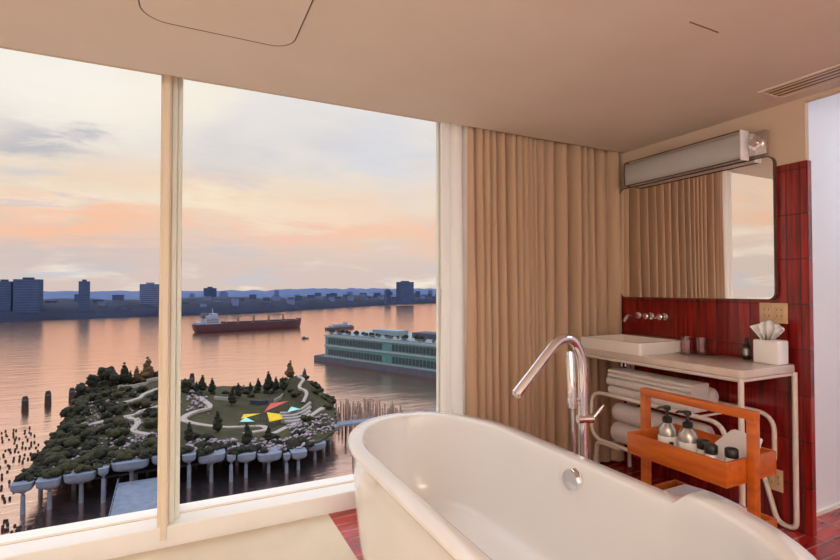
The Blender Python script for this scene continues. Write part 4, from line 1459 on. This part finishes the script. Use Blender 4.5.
dolphin(-42.8, 253, 5.6, 'dark mooring post in the river, nearest the left hill')
dolphin(3.7, 248.2, 9.0, 'dark mooring post behind the lone round tree')

# ================================================================== light, sky, camera
w = bpy.data.worlds.new('sunset_sky')
bpy.context.scene.world = w
w.use_nodes = True
nt = w.node_tree
nt.nodes.clear()
out = nt.nodes.new('ShaderNodeOutputWorld')
bg = nt.nodes.new('ShaderNodeBackground')
lk(nt, bg, 'Background', out, 'Surface')
tc = nt.nodes.new('ShaderNodeTexCoord')
sp = nt.nodes.new('ShaderNodeSeparateXYZ')
lk(nt, tc, 'Generated', sp, 'Vector')
def ramp(stops, interp='EASE'):
    r = nt.nodes.new('ShaderNodeValToRGB')
    cr = r.color_ramp
    cr.interpolation = interp
    while len(cr.elements) < len(stops):
        cr.elements.new(.5)
    for e, (p, c) in zip(cr.elements, stops):
        e.position = p
        e.color = (*c, 1)
    return r
def math_(op, a=None, b=None, c=None):
    n = nt.nodes.new('ShaderNodeMath'); n.operation = op
    for i, v in enumerate((a, b, c)):
        if v is None:
            continue
        if isinstance(v, (int, float)):
            n.inputs[i].default_value = v
        else:
            nt.links.new(v, n.inputs[i])
    return n.outputs[0]
Zc = sp.outputs['Z']
base = ramp([(0., (.70, .57, .53)), (.035, (.72, .58, .53)), (.09, (.80, .62, .53)), (.17, (.88, .73, .58)), (.28, (.86, .80, .74)), (.42, (.80, .80, .84)), (.55, (2.2, 2.25, 2.4)), (.8, (2.6, 2.75, 3.05))])
lk(nt, sp, 'Z', base, 'Fac')
# cloud plane coordinates
zz = math_('ADD', Zc, .16)
cx = math_('DIVIDE', sp.outputs['X'], zz)
cy = math_('DIVIDE', sp.outputs['Y'], zz)
cb = nt.nodes.new('ShaderNodeCombineXYZ')
nt.links.new(cx, cb.inputs['X']); nt.links.new(cy, cb.inputs['Y'])
def noise(scale, det, seed, st=(1, 1, 1), rough=.55):
    mp = nt.nodes.new('ShaderNodeMapping')
    mp.inputs['Location'].default_value = (seed, seed * .7, seed * .3)
    mp.inputs['Scale'].default_value = st
    lk(nt, cb, 'Vector', mp, 'Vector')
    n = nt.nodes.new('ShaderNodeTexNoise')
    n.inputs['Scale'].default_value = scale
    n.inputs['Detail'].default_value = det
    n.inputs['Roughness'].default_value = rough
    n.inputs['Distortion'].default_value = .3
    lk(nt, mp, 'Vector', n, 'Vector')
    return n
def mix(a, b, fac):
    m = nt.nodes.new('ShaderNodeMix'); m.data_type = 'RGBA'
    nt.links.new(fac, m.inputs['Factor'])
    nt.links.new(a, m.inputs['A'])
    if isinstance(b, tuple):
        m.inputs['B'].default_value = (*b, 1)
    else:
        nt.links.new(b, m.inputs['B'])
    return m.outputs['Result']
def mask(nz, lo, hi, amp=1.):
    r = nt.nodes.new('ShaderNodeMapRange')
    r.interpolation_type = 'SMOOTHSTEP'
    r.inputs['From Min'].default_value = lo
    r.inputs['From Max'].default_value = hi
    r.inputs['To Max'].default_value = amp
    lk(nt, nz, 'Fac', r, 'Value')
    return r.outputs['Result']
col = base.outputs['Color']
col = mix(col, (.97, .88, .74), mask(noise(.95, 6, 3.3, (1, .8, 1)), .50, .68, .85))       # cream lit cloud
col = mix(col, (.60, .60, .66), mask(noise(1.1, 5, 8.1, (.8, 1.1, 1)), .52, .68, .75))     # grey blue cloud
# peach banks low in the sky
lowband = nt.nodes.new('ShaderNodeMapRange')
lowband.interpolation_type = 'SMOOTHSTEP'
lowband.inputs['From Min'].default_value = .26
lowband.inputs['From Max'].default_value = .10
lk(nt, sp, 'Z', lowband, 'Value')
hb = nt.nodes.new('ShaderNodeMapRange')
hb.interpolation_type = 'SMOOTHSTEP'
hb.inputs['From Min'].default_value = .035
hb.inputs['From Max'].default_value = .10
lk(nt, sp, 'Z', hb, 'Value')
pm = math_('MULTIPLY', mask(noise(1.0, 5, 15.7, (.7, 1.2, 1)), .46, .62, .9), lowband.outputs['Result'])
pm = math_('MULTIPLY', pm, hb.outputs['Result'])
col = mix(col, (.95, .58, .40), pm)
az = math_('ARCTAN2', sp.outputs['X'], sp.outputs['Y'])
wob = noise(2.6, 9, 21.3, (.7, 1.2, 1), .62)
wv = math_('SUBTRACT', wob.outputs['Fac'], .5)
def patch(col, a, z, sa, se, c, amp):
    """a cloud bank around azimuth a and height z, ragged at the edges"""
    da = math_('DIVIDE', math_('SUBTRACT', math_('ADD', az, math_('MULTIPLY', wv, .26)), a), sa)
    dz = math_('DIVIDE', math_('SUBTRACT', math_('ADD', Zc, math_('MULTIPLY', wv, .17)), z), se)
    r2 = math_('ADD', math_('MULTIPLY', da, da), math_('MULTIPLY', dz, dz))
    f = math_('MULTIPLY', math_('EXPONENT', math_('MULTIPLY', r2, -1.)), amp)
    return mix(col, c, f)
col = patch(col, -.19, .33, .18, .07, (1., .94, .86), .8)
col = patch(col, .39, .27, .10, .09, (.70, .71, .78), .8)
col = patch(col, -.205, .235, .075, .018, (.47, .48, .55), .8)
col = patch(col, .07, .265, .09, .035, (.64, .64, .68), .6)
col = patch(col, .19, .30, .09, .05, (.80, .77, .76), .6)
col = patch(col, .06, .172, .11, .02, (.98, .86, .66), .75)
col = patch(col, .23, .15, .16, .05, (.97, .76, .58), .7)
col = patch(col, .21, .105, .14, .018, (.95, .57, .44), .7)
col = patch(col, -.135, .118, .12, .022, (.98, .56, .37), .9)
col = patch(col, -.20, .15, .06, .009, (.62, .58, .62), .6)
col = patch(col, -.19, .055, .22, .03, (.64, .55, .54), .7)
nt.links.new(col, bg.inputs['Color'])
bg.inputs['Strength'].default_value = 1.0

def area(name, loc, size, power, col, rot, sy=None):
    l = bpy.data.lights.new(name, 'AREA')
    l.energy = power; l.color = col; l.size = size
    if sy:
        l.shape = 'RECTANGLE'; l.size_y = sy
    o = bpy.data.objects.new(name, l)
    o.location = loc; o.rotation_euler = rot
    C.objects.link(o)
    return o
def point(name, loc, rad, power, col):
    l = bpy.data.lights.new(name, 'POINT')
    l.energy = power; l.color = col; l.shadow_soft_size = rad
    o = bpy.data.objects.new(name, l)
    o.location = loc
    C.objects.link(o)
    return o
# fill lights added without fixtures, behind the camera and in the side space
area('added_fill_up', (-.5, -1.3, 1.75), 1.6, 135, (1., .95, .9), (PI, 0, 0))
area('added_fill_back_wall', (-.3, -2.2, 1.3), 1.2, 65, (1., .96, .92), (-PI / 2, 0, 0))
area('added_fill_side_room', (4.0, .4, 2.7), 1.0, 17, (.78, .89, 1.), (0, 0, 0))

cam = bpy.data.cameras.new('camera')
cam.sensor_width = 36.
cam.lens = 485. / 840. * 36.
cam.clip_start = .05
cam.clip_end = 6000
co = bpy.data.objects.new('camera', cam)
C.objects.link(co)
co.location = (0, 0, 1.307)
co.rotation_euler = (math.radians(90 + 1.06), 0, math.radians(-25.95))
sc = bpy.context.scene
sc.camera = co
sc.view_settings.view_transform = 'Standard'
sc.view_settings.look = 'None'
sc.view_settings.gamma = 1.
sc.view_settings.use_curve_mapping = False
sc.view_settings.exposure = 0.
sc.cycles.max_bounces = 10
sc.cycles.diffuse_bounces = 5
sc.cycles.transparent_max_bounces = 16
sc.cycles.sample_clamp_indirect = 8
